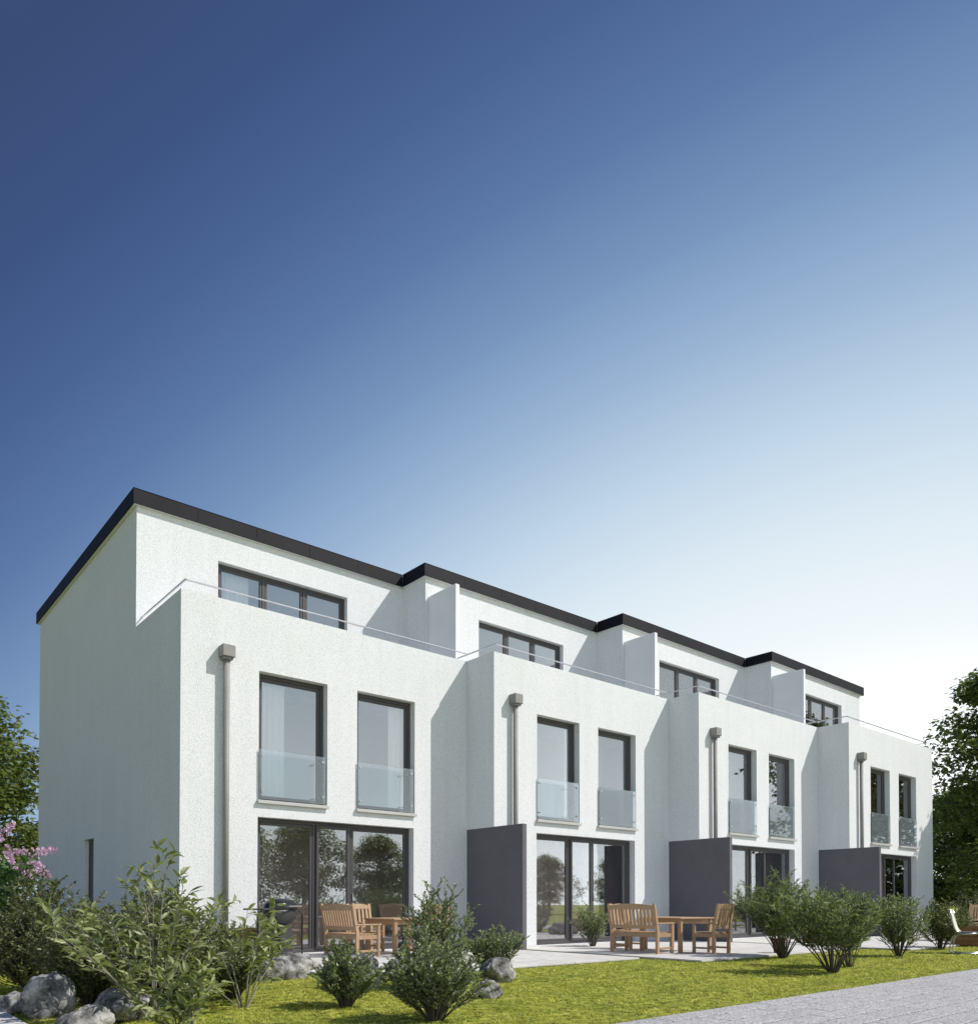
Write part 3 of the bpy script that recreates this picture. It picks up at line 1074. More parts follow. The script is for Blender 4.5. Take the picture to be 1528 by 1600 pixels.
# ------------------------------------------------------------------ cantilever chair, planter and bench at the right
def cantilever(loc, rz):
    t = thing("cantilever_chair", "steel tube chair with pale mesh back on the lawn at right edge", "chair", loc, rz)
    # local +X is forward; back at x=0
    for s in (-1, 1):
        y = s * 0.235
        pts = [(0.50, y, 0.43)]
        pts = [(0.02, y * 0.98, 0.92), (0.06, y, 0.70), (0.105, y, 0.52), (0.16, y, 0.445), (0.25, y, 0.425), (0.50, y, 0.43), (0.56, y, 0.42),
               (0.585, y, 0.37), (0.575, y, 0.30), (0.53, y, 0.12), (0.50, y, 0.05), (0.46, y, 0.018), (0.40, y, 0.014), (0.0, y, 0.014)]
        # the cantilever loop opens towards the back
        pts = [(0.58 - (p[0] - 0.0) * 1.0, p[1], p[2]) if k > 5 else p for k, p in enumerate(pts)]
        fr = MB().tube(pts[:6], 0.012, 10)
        fr.build("frame_tube", M["chrome"], t, True)
        lp = [(0.50, y, 0.425), (0.20, y, 0.405), (0.10, y, 0.375), (0.055, y, 0.32), (0.025, y, 0.20), (0.0, y, 0.09), (0.01, y, 0.04), (0.05, y, 0.016), (0.12, y, 0.013), (0.56, y, 0.013)]
        MB().tube(lp, 0.012, 10).build("leg", M["chrome"], t, True)
    MB().tube([(0.56, -0.235, 0.013), (0.56, 0.235, 0.013)], 0.012, 10).build("floor_tube", M["chrome"], t)
    n = 8
    prof = [(-0.005, 0.93), (0.025, 0.80), (0.05, 0.70), (0.085, 0.57), (0.115, 0.50), (0.15, 0.46)]

    def band(prof, name, mat, th):
        vs, fs = [], []
        for x, z in prof:
            for yy in (-0.225, 0.225):
                vs += [(x - th, yy, z), (x + th, yy, z + th * 0.3)]
        m = len(prof)
        for j in range(m - 1):
            a = 4 * j
            fs += [(a, a + 4, a + 6, a + 2), (a + 1, a + 3, a + 7, a + 5), (a, a + 1, a + 5, a + 4), (a + 2, a + 6, a + 7, a + 3)]
        fs += [(0, 2, 3, 1), (4 * m - 4, 4 * m - 3, 4 * m - 1, 4 * m - 2)]
        MB().add(vs, fs).build(name, M[mat], t)
    band(prof, "backrest", "chair_fabric", 0.012)
    MB().bbox((0.17, -0.222, 0.436), (0.55, 0.222, 0.458), 0.008).build("seat", M["dark_fabric"], t)
    return t


cantilever((11.95, -7.30, 0.0), -1.36).scale = (0.9, 0.9, 0.9)


def make_planter(loc, rz):
    t = thing("wooden_planter", "brown boarded planter box behind the steel tube chair", "planter", loc, rz)
    for k in range(4):
        z = 0.02 + k * 0.105
        for s in (-1, 1):
            MB().bbox((-0.4, s * 0.28 - 0.012, z), (0.4, s * 0.28 + 0.012, z + 0.10), 0.004).build("board", M["planter"], t)
            MB().bbox((s * 0.39 - 0.012, -0.267, z), (s * 0.39 + 0.012, 0.267, z + 0.10), 0.004).build("board", M["planter"], t)
    MB().box((-0.37, -0.26, 0.30), (0.37, 0.26, 0.36)).build("soil", M["joint"], t)
    return t


make_planter((15.05, -6.55, 0.0), 0.3)
make_seat("garden_bench", 1.5, 18, "pale wooden bench behind the chair at the right edge, half out of frame", "bench", (19.44, -5.86, 0.04), -0.709, "wooden garden benches")
for ch in bpy.data.objects:
    if ch.parent and ch.parent.get("label", "").startswith("pale wooden bench"):
        ch.data = ch.data.copy()
        ch.data.materials[0] = M["pale_wood"]


# ------------------------------------------------------------------ foliage generators
def norm(a):
    return a / np.maximum(np.linalg.norm(a, axis=-1, keepdims=True), 1e-9)


LEAF4 = (np.array([(0, 0, 0), (-0.5, 0.42, 0.10), (0, 1, -0.06), (0.5, 0.42, 0.10)]), [np.array([[0, 2, 1], [0, 3, 2]])])
LEAF8 = (np.array([(0, 0, 0), (-0.42, 0.28, 0.10), (0, 0.28, 0.02), (0.42, 0.28, 0.10), (-0.40, 0.60, 0.07), (0, 0.62, -0.02), (0.40, 0.60, 0.07), (0, 1, -0.16)]),
         [np.array([[0, 2, 1], [0, 3, 2], [4, 5, 7], [5, 6, 7]]), np.array([[1, 2, 5, 4], [2, 3, 6, 5]])])


def leaves(pos, dirs, nor, L, Wd, tmpl):
    """arrays of leaves -> verts, polys"""
    n = len(pos)
    tv, tp = tmpl
    d = norm(dirs)
    nn = norm(nor - d * np.sum(nor * d, 1, keepdims=True))
    r = np.cross(d, nn)
    v = (pos[:, None, :] + r[:, None, :] * (tv[None, :, 0:1] * Wd[:, None, None]) + d[:, None, :] * (tv[None, :, 1:2] * L[:, None, None])
         + nn[:, None, :] * (tv[None, :, 2:3] * L[:, None, None]))
    k = len(tv)
    off = (np.arange(n) * k)
    polys = [(p[None, :, :] + off[:, None, None]).reshape(-1, p.shape[1]) for p in tp]
    return v.reshape(-1, 3), polys


def tubes_np(paths, r0, r1, sides=5):
    """paths list of (m,3) arrays -> verts, quads"""
    V, P, off = [], [], 0
    for pth, a, b_ in zip(paths, r0, r1):
        m = len(pth)
        t = norm(np.gradient(pth, axis=0))
        ref = np.array([0.31, 0.17, 0.93]) if abs(t[0, 2]) < 0.9 else np.array([1.0, 0.1, 0.0])
        u = norm(np.cross(t, ref))
        w = np.cross(t, u)
        rr = np.linspace(a, b_, m)[:, None, None]
        an = 2 * PI * np.arange(sides) / sides
        ring = pth[:, None, :] + rr * (np.cos(an)[None, :, None] * u[:, None, :] + np.sin(an)[None, :, None] * w[:, None, :])
        V.append(ring.reshape(-1, 3))
        i = np.arange(m - 1)[:, None] * sides
        k = np.arange(sides)[None, :]
        k2 = (k + 1) % sides
        q = np.stack([i + k, i + k2, i + sides + k2, i + sides + k], -1).reshape(-1, 4) + off
        P.append(q)
        off += m * sides
    return np.concatenate(V), [np.concatenate(P)]


def bush_geo(rg, H, R, nst, ntw, nlv, leafL, leafW, spread=0.9, up=0.5, twl=0.3, bare=0.3, r0=0.009, base=0.06, droop=0.0, lob=0.25, taper=0.55):
    """stems fan out from the base, twigs along them carry the leaves"""
    paths, ra, rb = [], [], []
    LP, LD, LN = [], [], []
    for s in range(nst):
        az = 2 * PI * (s + rg.uniform(-0.4, 0.4)) / nst * 2.618 * 1.0 + rg.uniform(0, 0.5)
        e = math.sqrt(rg.uniform(0.0, 1.0)) * spread
        lobe = 1 + lob * math.sin(3 * az + H * 7) * e
        tipr, tiph = R * e * lobe * 0.86, H * (1.0 - taper * e * e) * rg.uniform(0.74, 1.0)
        b0 = np.array([math.cos(az) * base * e, math.sin(az) * base * e, 0])
        tip = np.array([math.cos(az) * tipr, math.sin(az) * tipr, tiph])
        mid = b0 * 0.5 + tip * 0.5 + np.array([-math.cos(az), -math.sin(az), 0.4]) * 0.12 * R * rg.uniform(0.2, 1.2)
        t = np.linspace(0, 1, 9)[:, None]
        pth = (1 - t) ** 2 * b0 + 2 * t * (1 - t) * mid + t ** 2 * tip
        pth += rg.normal(0, 0.008, pth.shape) * t
        paths.append(pth)
        ra.append(r0 * rg.uniform(0.7, 1.2))
        rb.append(0.0022)
        for k in range(ntw):
            f = bare + (1 - bare) * (k + rg.uniform(0, 1)) / ntw
            i = f * 8
            j = min(int(i), 7)
            p0 = pth[j] + (pth[j + 1] - pth[j]) * (i - j)
            d0 = norm((pth[min(j + 1, 8)] - pth[j])[None])[0]
            a2 = rg.uniform(0, 2 * PI)
            out = np.array([math.cos(a2), math.sin(a2), rg.uniform(-0.15, 0.6)])
            d = norm((d0 * up + out * 0.8 + np.array([p0[0], p0[1], 0]) / max(R, 0.1) * 0.45)[None])[0]
            Lt = twl * rg.uniform(0.5, 1.15) * (1.1 - 0.45 * f)
            tt = np.linspace(0, 1, 4)[:, None]
            tw = p0 + d * Lt * tt + np.array([0, 0, 0.16 - droop]) * Lt * tt ** 2
            tw[:, 2] = np.maximum(tw[:, 2], 0.02)
            paths.append(tw)
            ra.append(0.0032 if leafL < 0.08 else 0.004)
            rb.append(0.0012)
            lt = (np.arange(nlv) + rg.uniform(0.1, 0.9, nlv)) / nlv
            lt = 0.12 + 0.88 * lt
            ii = np.minimum((lt * 3).astype(int), 2)
            ff = lt * 3 - ii
            pp = tw[ii] + (tw[ii + 1] - tw[ii]) * ff[:, None]
            sidea = rg.uniform(0, 2 * PI, nlv)
            rad = np.stack([np.cos(sidea), np.sin(sidea), rg.uniform(-0.4, 0.5, nlv)], 1)
            dd = d[None] * rg.uniform(0.5, 1.1, nlv)[:, None] + rad * 0.75 + np.array([0, 0, -droop])
            LP.append(pp)
            LD.append(dd)
            LN.append(np.array([0, 0, 1.0]) + rg.normal(0, 0.55, (nlv, 3)))
    LP, LD, LN = np.concatenate(LP), np.concatenate(LD), np.concatenate(LN)
    n = len(LP)
    L = leafL * rg.uniform(0.65, 1.25, n)
    Wd = leafW * rg.uniform(0.8, 1.2, n)
    return (paths, ra, rb), (LP, LD, LN, L, Wd)


def make_bush(name, label, cat, loc, H, R, nst, ntw, nlv, leafL, leafW, mat, seed, twig="twig", group=None, rz=0.0, big=0, tmpl=None, scale=(1, 1, 1), **kw):
    rg = np.random.default_rng(seed)
    (paths, ra, rb), (LP, LD, LN, L, Wd) = bush_geo(rg, H, R, nst, ntw, nlv, leafL, leafW, **kw)
    t = thing(name, label, cat, loc, rz, group)
    t.scale = scale
    v, p = tubes_np(paths, ra, rb, 5)
    link("stems", arr_mesh("stems", v, p, M[twig], smooth=True), t)
    tmpl = tmpl or LEAF4
    if big:
        # the leaves nearest the camera stand as single pieces
        wc = Vector(CAM) - Vector(loc)
        dist = np.linalg.norm(LP - np.array([wc.x, wc.y, wc.z]), axis=1)
        order = np.argsort(dist - 0.8 * LP[:, 2])
        pick, rest = order[:big], order[big:]
        shapes = []
        for q in range(4):
            tv = tmpl[0].copy()
            tv[:, 2] *= (0.5, 1.0, 1.7, 0.2)[q]
            sv, spp = leaves(np.zeros((1, 3)), np.array([[0, 1.0, 0]]), np.array([[0, 0, 1.0]]), np.array([1.0]), np.array([leafW / leafL * (0.85, 1, 1.15, 1)[q]]), (tv, tmpl[1]))
            shapes.append(arr_mesh("leaf", sv, spp, M[mat]))
        for k in pick:
            d = norm(LD[k][None])[0]
            n_ = LN[k] - d * np.dot(LN[k], d)
            n_ = n_ / max(np.linalg.norm(n_), 1e-6)
            r_ = np.cross(d, n_)
            m = Matrix(((r_[0], d[0], n_[0], LP[k][0]), (r_[1], d[1], n_[1], LP[k][1]), (r_[2], d[2], n_[2], LP[k][2]), (0, 0, 0, 1)))
            o = link("leaf", shapes[k % 4], t)
            o.matrix_local = m @ Matrix.Scale(float(L[k]), 4)
        LP, LD, LN, L, Wd = LP[rest], LD[rest], LN[rest], L[rest], Wd[rest]
    v, p = leaves(LP, LD, LN, L, Wd, tmpl)
    f = link("foliage", arr_mesh("foliage", v, p, M[mat]), t)
    f["kind"] = "stuff"
    return t


# small-leaved round bushes
SMALL = dict(leafL=0.034, leafW=0.021, mat="leaf_small")
make_bush("round_bush", "tall dense small-leaved bush in front of the first screen wall", "bush", (0.80, -5.95, 0), 1.22, 0.44, 34, 15, 16, seed=3, group="small-leaved bushes", twl=0.22, bare=0.10, spread=1.0, taper=0.28, **SMALL)
make_bush("round_bush", "low spreading small-leaved bush at the bottom edge, below the tall dense one", "bush", (-0.70, -7.86, 0), 0.84, 0.46, 42, 14, 16, seed=4, group="small-leaved bushes", twl=0.20, bare=0.22, spread=1.08, **SMALL)
make_bush("round_bush", "low wide bush behind the two boulders, at the foot of the first screen wall", "bush", (2.15, -5.3, 0), 0.66, 0.48, 32, 14, 15, seed=24, group="small-leaved bushes", twl=0.2, bare=0.12, taper=0.35, **SMALL)
make_bush("round_bush", "small round bush on the lawn below the left wooden bench", "bush", (-0.82, -6.66, 0), 0.58, 0.38, 34, 15, 16, seed=5, group="small-leaved bushes", twl=0.18, bare=0.15, **SMALL)
make_bush("round_bush", "round small-leaved bush under the downpipe of the left house", "bush", (-1.30, -5.33, 0), 0.76, 0.46, 38, 15, 17, seed=6, group="small-leaved bushes", twl=0.2, bare=0.15, **SMALL)
make_bush("round_bush", "round bush standing in front of the second terrace door", "bush", (8.02, -1.75, ZT), 0.98, 0.52, 26, 12, 13, seed=7, group="small-leaved bushes", twl=0.2, bare=0.25, leafL=0.04, leafW=0.024, mat="leaf_small")
make_bush("round_bush", "loose round bush right of the willowy pair, before the far screen wall", "bush", (10.20, -7.06, 0), 1.14, 0.70, 36, 15, 15, seed=8, group="small-leaved bushes", twl=0.26, bare=0.22, spread=0.98, taper=0.35, leafL=0.042, leafW=0.022, mat="leaf_small")
make_bush("round_bush", "dark round bush just left of the steel tube chair", "bush", (13.3, -6.65, 0), 1.08, 0.62, 34, 15, 15, seed=9, group="small-leaved bushes", twl=0.24, bare=0.2, leafL=0.045, leafW=0.025, mat="leaf_dark")
# dark dense shrubs at the left
make_bush("hedge_shrub", "dense dark shrub under the lilac at the left edge", "shrub", (-2.75, -3.6, 0), 1.28, 1.0, 46, 18, 17, seed=10, group="dense dark shrubs by the gable wall", twl=0.36, bare=0.08, leafL=0.042, leafW=0.024, mat="leaf_dark")
make_bush("hedge_shrub", "dense dark shrub behind the big-leaved shrub, beside the gable corner", "shrub", (-1.50, -3.5, 0), 1.22, 0.9, 42, 18, 17, seed=11, group="dense dark shrubs by the gable wall", twl=0.34, bare=0.08, leafL=0.042, leafW=0.024, mat="leaf_dark")
make_bush("hedge_shrub", "dense dark shrub just above the shaded boulders at the left edge", "shrub", (-2.55, -5.0, 0), 0.95, 0.62, 40, 16, 16, seed=12, group="dense dark shrubs by the gable wall", twl=0.3, bare=0.08, leafL=0.04, leafW=0.022, mat="leaf_dark")
make_bush("hedge_shrub", "dense dark shrub right behind the big-leaved shrub, nearest the camera", "shrub", (-1.95, -5.45, 0), 0.92, 0.72, 40, 16, 16, seed=23, group="dense dark shrubs by the gable wall", twl=0.28, bare=0.08, leafL=0.038, leafW=0.021, mat="leaf_dark")
# willowy bushes at the right
WIL = dict(leafL=0.085, leafW=0.017, mat="leaf_willow", group="willowy bushes on the lawn", droop=-0.1)
make_bush("willowy_bush", "tall willowy bush right of the wooden armchair", "bush", (8.2, -5.95, 0), 1.42, 0.92, 26, 17, 17, seed=13, twl=0.38, bare=0.30, r0=0.012, spread=1.0, taper=0.3, **WIL)
make_bush("willowy_bush", "willowy bush with bare dark stems, front of the right-hand pair", "bush", (6.02, -7.88, 0), 1.16, 0.80, 19, 17, 16, seed=14, twl=0.32, bare=0.34, r0=0.012, spread=0.98, taper=0.3, **WIL)
make_bush("willowy_bush", "willowy bush with many thin stems, rear of the right-hand pair", "bush", (7.15, -7.58, 0), 1.14, 0.68, 24, 15, 15, seed=15, twl=0.28, bare=0.28, r0=0.008, spread=0.95, taper=0.35, **WIL)
# bush in front of the far hedge, behind the chair
make_bush("hedge_shrub", "low dark bush between the planter and the pale bench", "shrub", (16.6, -5.75, 0), 0.80, 0.75, 34, 14, 14, seed=22, group="shrubs beyond the right end house", twl=0.3, bare=0.1, leafL=0.05, leafW=0.028, mat="leaf_dark")
make_bush("hedge_shrub", "dark shrub beyond the corner of the right end house", "shrub", (22.6, -4.6, 0), 1.55, 1.2, 40, 16, 15, seed=16, group="shrubs beyond the right end house", twl=0.45, bare=0.1, leafL=0.06, leafW=0.034, mat="leaf_dark")
make_bush("hedge_shrub", "dark shrub behind the pale bench at the right edge", "shrub", (22.9, -6.6, 0), 1.4, 1.2, 40, 16, 15, seed=17, group="shrubs beyond the right end house", twl=0.45, bare=0.1, leafL=0.06, leafW=0.034, mat="leaf_dark")
for k, (bx, by) in enumerate(((31.0, -5.4), (33.5, -2.6), (30.2, -8.6))):
    make_bush("hedge_shrub", ("tall dark hedge shrub under the trees, behind the pale bench", "tall dark hedge shrub under the trees, beside the end house corner", "tall dark hedge shrub under the trees at the very right edge")[k],
              "shrub", (bx, by, 0), 2.1, 2.0, 40, 14, 14, seed=70 + k, group="hedge shrubs under the right trees", twl=0.7, bare=0.05, leafL=0.10, leafW=0.06, mat="leaf_dark", r0=0.02)
# big-leaved shrubs in the left foreground
make_bush("broadleaf_shrub", "large open shrub with long pointed leaves over the left boulders", "shrub", (-2.42, -6.42, 0), 1.42, 1.02, 14, 8, 7, 0.112, 0.034, "leaf_big", 18, twig="pale_twig", group="big-leaved shrubs", twl=0.34, bare=0.22, r0=0.010, big=300, tmpl=LEAF8, droop=0.05, lob=0.4)
make_bush("broadleaf_shrub", "smaller big-leaved shrub with drooping leaves before the barbecue", "shrub", (-1.55, -6.15, 0), 1.16, 0.78, 7, 7, 7, 0.115, 0.036, "leaf_big", 19, twig="pale_twig", group="big-leaved shrubs", twl=0.34, bare=0.35, r0=0.008, big=200, tmpl=LEAF8, droop=0.22, lob=0.4, spread=1.05)
make_bush("broadleaf_shrub", "low young shrub with pointed leaves in front of the lowest left boulder", "shrub", (-2.55, -7.35, 0), 0.52, 0.40, 9, 6, 7, 0.10, 0.04, "leaf_big", 20, twig="pale_twig", group="big-leaved shrubs", twl=0.22, bare=0.15, r0=0.006, big=150, tmpl=LEAF8, droop=0.1)


def make_lilac(loc, seed):
    t = make_bush("lilac_bush", "lilac bush with pink flower clusters at the left edge", "lilac", loc, 1.74, 0.95, 18, 8, 7, 0.13, 0.085, "leaf_lilac", seed, twl=0.32, bare=0.45, r0=0.014, big=160, tmpl=LEAF8, spread=0.9)
    rg = np.random.default_rng(seed + 1)
    for k in range(26):
        az = rg.uniform(0, 2 * PI)
        e = math.sqrt(rg.uniform(0, 1)) * 0.9
        h = 1.70 * (1.0 - 0.30 * e * e) * rg.uniform(0.93, 1.06)
        base = np.array([math.cos(az) * e * 0.68, math.sin(az) * e * 0.68, h])
        tilt = norm(np.array([[math.cos(az) * 0.7, math.sin(az) * 0.7, rg.uniform(-0.9, 0.8)]]))[0]
        n = 80
        f = rg.uniform(0, 1, n)
        L = rg.uniform(0.14, 0.24)
        rad = 0.036 * (1 - f * 0.8) * np.sqrt(rg.uniform(0.3, 1, n)) * (1 + 0.3 * np.sin(f * 22))
        a = rg.uniform(0, 2 * PI, n)
        u = norm(np.cross(tilt, [0.3, 0.5, 0.81])[None])[0]
        w = np.cross(tilt, u)
        p = base + tilt * (f * L)[:, None] + (u * np.cos(a)[:, None] + w * np.sin(a)[:, None]) * rad[:, None]
        dd = (u * np.cos(a)[:, None] + w * np.sin(a)[:, None]) + tilt * 0.4
        v, pl = leaves(p, dd, rg.normal(0, 1, (n, 3)), np.full(n, 0.030), np.full(n, 0.026), LEAF4)
        me = arr_mesh("flower_cluster", v - base, pl, M["flower"])
        o = link("flower_cluster", me, t, tuple(base))
    return t


make_lilac((-2.95, -2.35, 0), 31)


# ------------------------------------------------------------------ trees
def tree_meshes(seed, H, R, trunk_h, nclump, per, leafL, leafW, zlow=0.22, squash=1.0, layered=0.5):
    rg = np.random.default_rng(seed)
    # crown envelope made of lobes
    nl = 16
    lobes = []
    for k in range(nl):
        f = (k + 0.5) / nl
        z = H * (zlow + (0.93 - zlow) * f)
        env = math.sin(PI * min(1, max(0.08, (f * 0.80 + 0.17)))) ** 0.7
        az = k * 2.4 + rg.uniform(-0.5, 0.5)
        rr = R * env * rg.uniform(0.30, 0.66)
        lobes.append((np.array([math.cos(az) * rr, math.sin(az) * rr, z]), R * env * rg.uniform(0.40, 0.62)))
    C, sz = [], []
    for k in range(nclump):
        c, r = lobes[rg.integers(nl)]
        d = norm(rg.normal(0, 1, (1, 3)))[0]
        q = c + d * r * (rg.uniform(0.45, 1.06) ** 0.6) * np.array([1, 1, 0.8 * squash])
        if q[2] < H * zlow * 0.75:
            q[2] = H * zlow * 0.75 + rg.uniform(0, 0.6)
        C.append(q)
    C = np.array(C)
    # limbs: trunk, main limbs to lobes, twigs to clumps
    paths, ra, rb = [], [], []
    top = np.array([rg.normal(0, 0.15), rg.normal(0, 0.15), H * 0.8])
    t = np.linspace(0, 1, 10)[:, None]
    tr = t * top + np.stack([np.sin(t[:, 0] * 4) * 0.12, np.cos(t[:, 0] * 3.1) * 0.10 - 0.10, t[:, 0] * 0], 1)
    r_tr = 0.024 * H
    paths.append(tr); ra.append(r_tr); rb.append(0.02)
    limbs = []
    for c, r in lobes:
        zf = max(trunk_h, min(c[2] - 0.5 * np.hypot(c[0], c[1]), H * 0.7)) / (H * 0.8)
        i = min(zf, 0.98) * 9
        j = int(i)
        p0 = tr[j] + (tr[j + 1] - tr[j]) * (i - j)
        mid = p0 * 0.45 + c * 0.55 + np.array([0, 0, 0.08 * H * rg.uniform(-0.3, 0.6)])
        tt = np.linspace(0, 1, 7)[:, None]
        pth = (1 - tt) ** 2 * p0 + 2 * tt * (1 - tt) * mid + tt ** 2 * c
        pth[1:-1] += rg.normal(0, 0.05, (5, 3))
        paths.append(pth); ra.append(r_tr * (0.55 - 0.35 * zf)); rb.append(0.018)
        limbs.append(pth)
    LB = np.concatenate([l[3:] for l in limbs])
    for q in C[::2]:
        d = np.linalg.norm(LB - q, axis=1)
        k = int(np.argmin(d))
        tt = np.linspace(0, 1, 4)[:, None]
        pth = LB[k] + (q - LB[k]) * tt + np.array([0, 0, 0.15]) * (tt * (1 - tt))
        paths.append(pth); ra.append(0.022); rb.append(0.006)
    v, p = tubes_np(paths, ra, rb, 7)
    trunk = arr_mesh("trunk", v, p, M["bark"], smooth=True)
    # leaves: flattened sprays around each clump centre
    n = nclump * per
    cc = np.repeat(C, per, 0)
    spread = rg.normal(0, 1, (n, 3)) * np.array([1, 1, 0.42]) * (R * 0.085)
    pos = cc + spread
    pos[:, 2] -= 0.10 * (spread[:, 0] ** 2 + spread[:, 1] ** 2) / (R * 0.1)
    az = rg.uniform(0, 2 * PI, n)
    dirs = np.stack([np.cos(az), np.sin(az), rg.uniform(-0.7, 0.25, n)], 1) + norm(spread) * 0.7
    nor = np.array([0, 0, 1.0]) + rg.normal(0, layered, (n, 3))
    v, p = leaves(pos, dirs, nor, leafL * rg.uniform(0.6, 1.25, n), leafW * rg.uniform(0.75, 1.2, n), LEAF4)
    crown = arr_mesh("crown", v, p, M["leaf_tree"])
    return trunk, crown


def tree(meshes, label, loc, rz=0.0, s=1.0, group=None, name="broadleaf_tree"):
    t = thing(name, label, "tree", loc, rz, group)
    t.scale = (s, s, s)
    link("trunk", meshes[0], t)
    c = link("crown", meshes[1], t)
    return t


TA = tree_meshes(41, 9.5, 4.6, 1.6, 620, 70, 0.24, 0.15, zlow=0.16)
TD = tree_meshes(44, 14.5, 4.6, 1.8, 520, 44, 0.30, 0.18, zlow=0.10)
TB = tree_meshes(42, 7.0, 3.6, 1.5, 330, 60, 0.19, 0.12, zlow=0.22)
TC = tree_meshes(43, 7.5, 3.8, 1.6, 330, 60, 0.20, 0.12, zlow=0.24)
# behind the houses, in view
tree(TD, "large dark tree beyond the right end house at the frame edge", (40.6, 0.2, 0), 0.4, 0.95)
tree(TA, "tall tree behind the large dark one, right of the end house", (46.0, 3.6, 0), 2.0, 0.85)
tree(TA, "green tree behind the gable wall at the left edge", (-1.2, 23.0, 0), 0.3, 1.03)
tree(TA, "lower tree beside the gable wall, behind the lilac at the left edge", (-4.6, 19.0, 0), 2.6, 0.78)
# out of frame at the right: throws the shade on the end house and shows in its windows
tree(TD, "tree standing before the end house, seen mirrored in its windows", (29.2, -6.55, 0), 1.2, 0.78)
# across the path, mirrored in the glass
MIR = [(14.5, -33, TB, 0.95), (20.0, -34, TC, 0.92), (25.5, -33.5, TB, 0.85), (32.0, -37, TC, 0.72), (38.0, -36, TB, 0.74), (45.0, -38, TC, 0.72), (53.0, -37, TB, 0.78), (8.5, -35, TC, 0.85)]
for k, (x, y, ms, s) in enumerate(MIR):
    tree(ms, "green tree across the path, seen only mirrored in the glass doors", (x, y, 0), k * 1.3, s, "trees mirrored in the glass doors")


# ------------------------------------------------------------------ boulders
def boulder(label, loc, size, seed, rz=0.0, flat=0.55):
    import bmesh
    rg = np.random.default_rng(seed)
    bm = bmesh.new()
    bmesh.ops.create_icosphere(bm, subdivisions=4, radius=1.0)
    co = np.array([v.co[:] for v in bm.verts])
    d = norm(co)
    r = np.ones(len(co))
    for k in range(15):                                     # cut facets
        n_ = norm(rg.normal(0, 1, (1, 3)))[0]
        h = rg.uniform(0.62, 0.95)
        dot = d @ n_
        lim = np.where(dot > 0.05, h / np.maximum(dot, 0.05), 9)
        r = np.minimum(r, lim + 0.06 * np.maximum(0, dot - h))
    for f, a in ((3.0, 0.06), (7.0, 0.045), (15.0, 0.026), (28.0, 0.014)):
        w1, w2, w3 = rg.normal(0, f, 3), rg.normal(0, f, 3), rg.normal(0, f, 3)
        r += a * (np.sin(d @ w1 + 1) + np.sin(d @ w2 + 2) * np.sin(d @ w3))
    co = d * r[:, None] * np.array(size)
    co[:, 2] += size[2] * flat
    for v, c in zip(bm.verts, co):
        v.co = c
    me = bpy.data.meshes.new("boulder")
    bm.to_mesh(me)
    bm.free()
    me.materials.append(M["rock"])
    me.polygons.foreach_set("use_smooth", [True] * len(me.polygons))
    o = link("boulder", me, None, loc)
    o.rotation_euler = (0, 0, rz)
    tag(o, label, "boulder", "garden boulders")
    return o


boulder("big grey boulder standing highest in the shaded left cluster", (-3.02, -5.62, 0), (0.21, 0.24, 0.22), 51, 0.4, 0.62)
boulder("rounded boulder leaning left of the highest one, at the left edge", (-3.18, -5.20, 0), (0.20, 0.19, 0.13), 52, 1.0)
boulder("pale sunlit boulder at the bottom edge of the left cluster", (-2.95, -6.55, 0), (0.21, 0.17, 0.12), 53, 0.2)
boulder("boulder under the pointed leaves of the large open shrub", (-2.60, -6.20, 0), (0.30, 0.22, 0.17), 54, 1.5)
boulder("broad boulder on the lawn edge in front of the barbecue", (0.10, -3.72, 0), (0.44, 0.30, 0.24), 55, 0.2)
boulder("small boulder between the round bush and the barbecue", (-0.25, -3.9, 0), (0.2, 0.18, 0.18), 56, 0.9)
boulder("small boulder at the terrace edge between the small round bush and the tall dense bush", (0.98, -4.95, 0), (0.22, 0.2, 0.20), 57, 0.5)
boulder("large pale boulder behind the tall dense bush", (0.12, -5.35, 0), (0.30, 0.26, 0.30), 58, 2.0)
boulder("grey boulder at the right foot of the tall dense bush, upper of two", (1.75, -5.85, 0), (0.25, 0.20, 0.19), 63, 0.1, 0.62)
boulder("round pitted boulder on the open lawn, lower of two", (0.62, -6.98, 0), (0.175, 0.165, 0.125), 64, 2.2, 0.62)
boulder("low boulder on the third terrace behind the willowy bush", (12.35, -4.75, 0.04), (0.42, 0.3, 0.22), 61, 0.4)


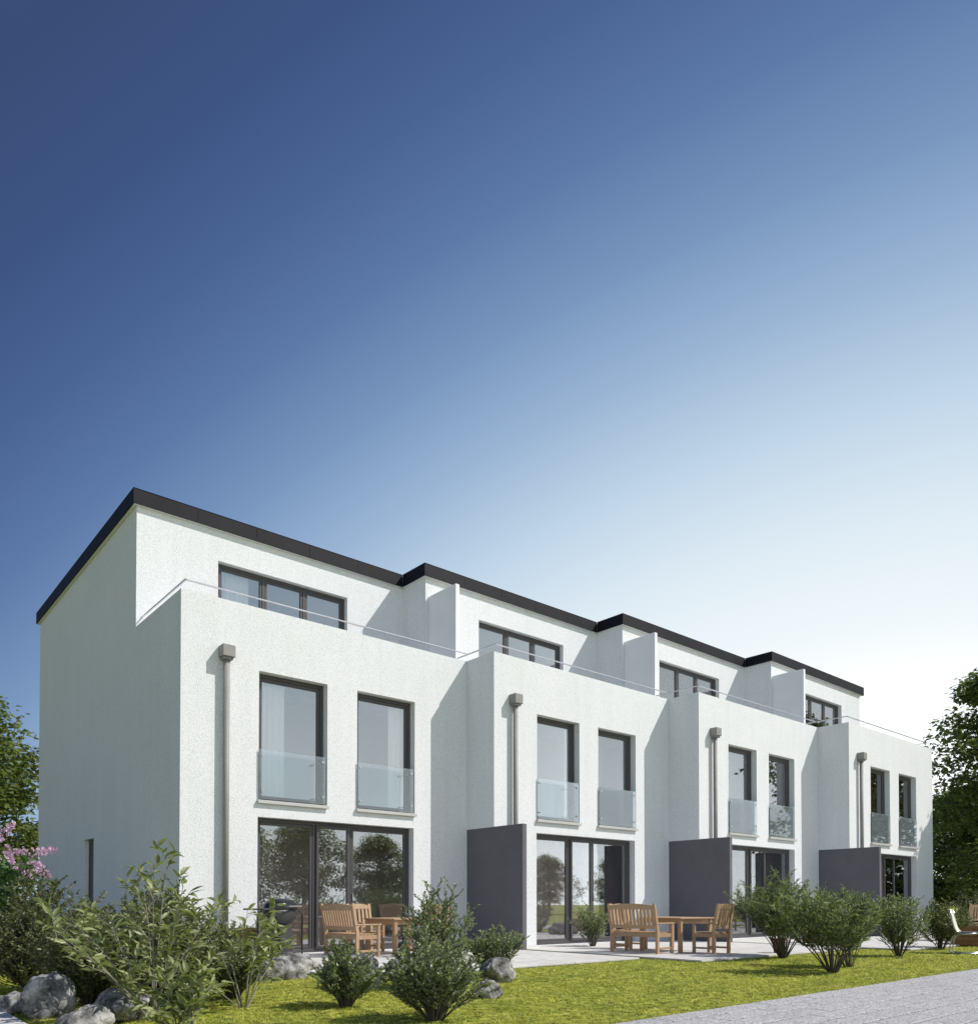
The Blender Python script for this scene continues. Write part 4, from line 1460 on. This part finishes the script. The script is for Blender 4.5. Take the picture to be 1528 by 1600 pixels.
# ------------------------------------------------------------------ grass blades
def grass():
    rg = np.random.default_rng(77)
    P = []
    fwd = np.array([math.sin(YAW), math.cos(YAW)])
    rgt = np.array([math.cos(YAW), -math.sin(YAW)])
    for d0, d1, dens in ((3.0, 6.5, 5200), (6.5, 9.5, 3300), (9.5, 14, 1700), (14, 20, 800), (20, 30, 300)):
        a = math.radians(36)
        area = (d1 ** 2 - d0 ** 2) * math.tan(a)
        n = int(area * dens)
        dd = np.sqrt(rg.uniform(d0 ** 2, d1 ** 2, n))
        tt = rg.uniform(-1, 1, n) * math.tan(a)
        xy = np.array([CAM.x, CAM.y]) + dd[:, None] * fwd + (dd * tt)[:, None] * rgt
        P.append(np.concatenate([xy, dd[:, None]], 1))
    P = np.concatenate(P)
    x, y = P[:, 0], P[:, 1]
    ok = (y > PY1 + 0.0) | (x < PX0)
    ok &= ~((x > -0.02) & (x < W[4] + 0.02) & (y > -2.75) & (y > -0.17 * x - 0.0 * x) & (y > np.select([x < 6, x < 11.82, x < 17.76], F[:3], F[3])))
    for (x0, x1, y0, y1) in TERR:
        ok &= ~((x > x0 - 0.005) & (x < x1 + 0.005) & (y > y0 - 0.01) & (y < y1 + 0.2))
    ok &= ~((x > -9.0) & (x < -3.24) & (y > -9.0))
    ok &= y < 6
    P = P[ok]
    x, y = P[:, 0], P[:, 1]
    n = len(P)
    # tufted height and lean
    tuft = (np.sin(x * 9.1 + 2 * np.sin(y * 3.7)) * np.sin(y * 11.3 + 1.7 * np.sin(x * 4.1)) + np.sin(x * 23 + y * 17) * 0.6)
    keep = rg.uniform(0, 1, n) < 0.62 + 0.26 * tuft
    P, tuft = P[keep], tuft[keep]
    x, y, dist = P[:, 0], P[:, 1], P[:, 2]
    n = len(P)
    h = (0.015 + 0.009 * tuft) * rg.uniform(0.5, 1.5, n)
    h = np.clip(h, 0.006, 0.05)
    wid = np.clip(0.0011 * dist, 0.005, 0.02) * rg.uniform(0.7, 1.2, n)
    az = rg.uniform(0, 2 * PI, n)
    lean = rg.uniform(0.4, 1.9, n) * h + 0.008
    la = rg.uniform(0, 2 * PI, n)
    b0 = np.stack([x - np.cos(az) * wid / 2, y - np.sin(az) * wid / 2, np.zeros(n)], 1)
    b1 = np.stack([x + np.cos(az) * wid / 2, y + np.sin(az) * wid / 2, np.zeros(n)], 1)
    tp = np.stack([x + np.cos(la) * lean, y + np.sin(la) * lean, h], 1)
    v = np.stack([b0, b1, tp], 1).reshape(-1, 3)
    p = np.arange(3 * n).reshape(-1, 3)
    o = link("grass", arr_mesh("grass", v, [p], M["grass"]))
    tag(o, kind="stuff")
    return n


print("grass blades", grass())
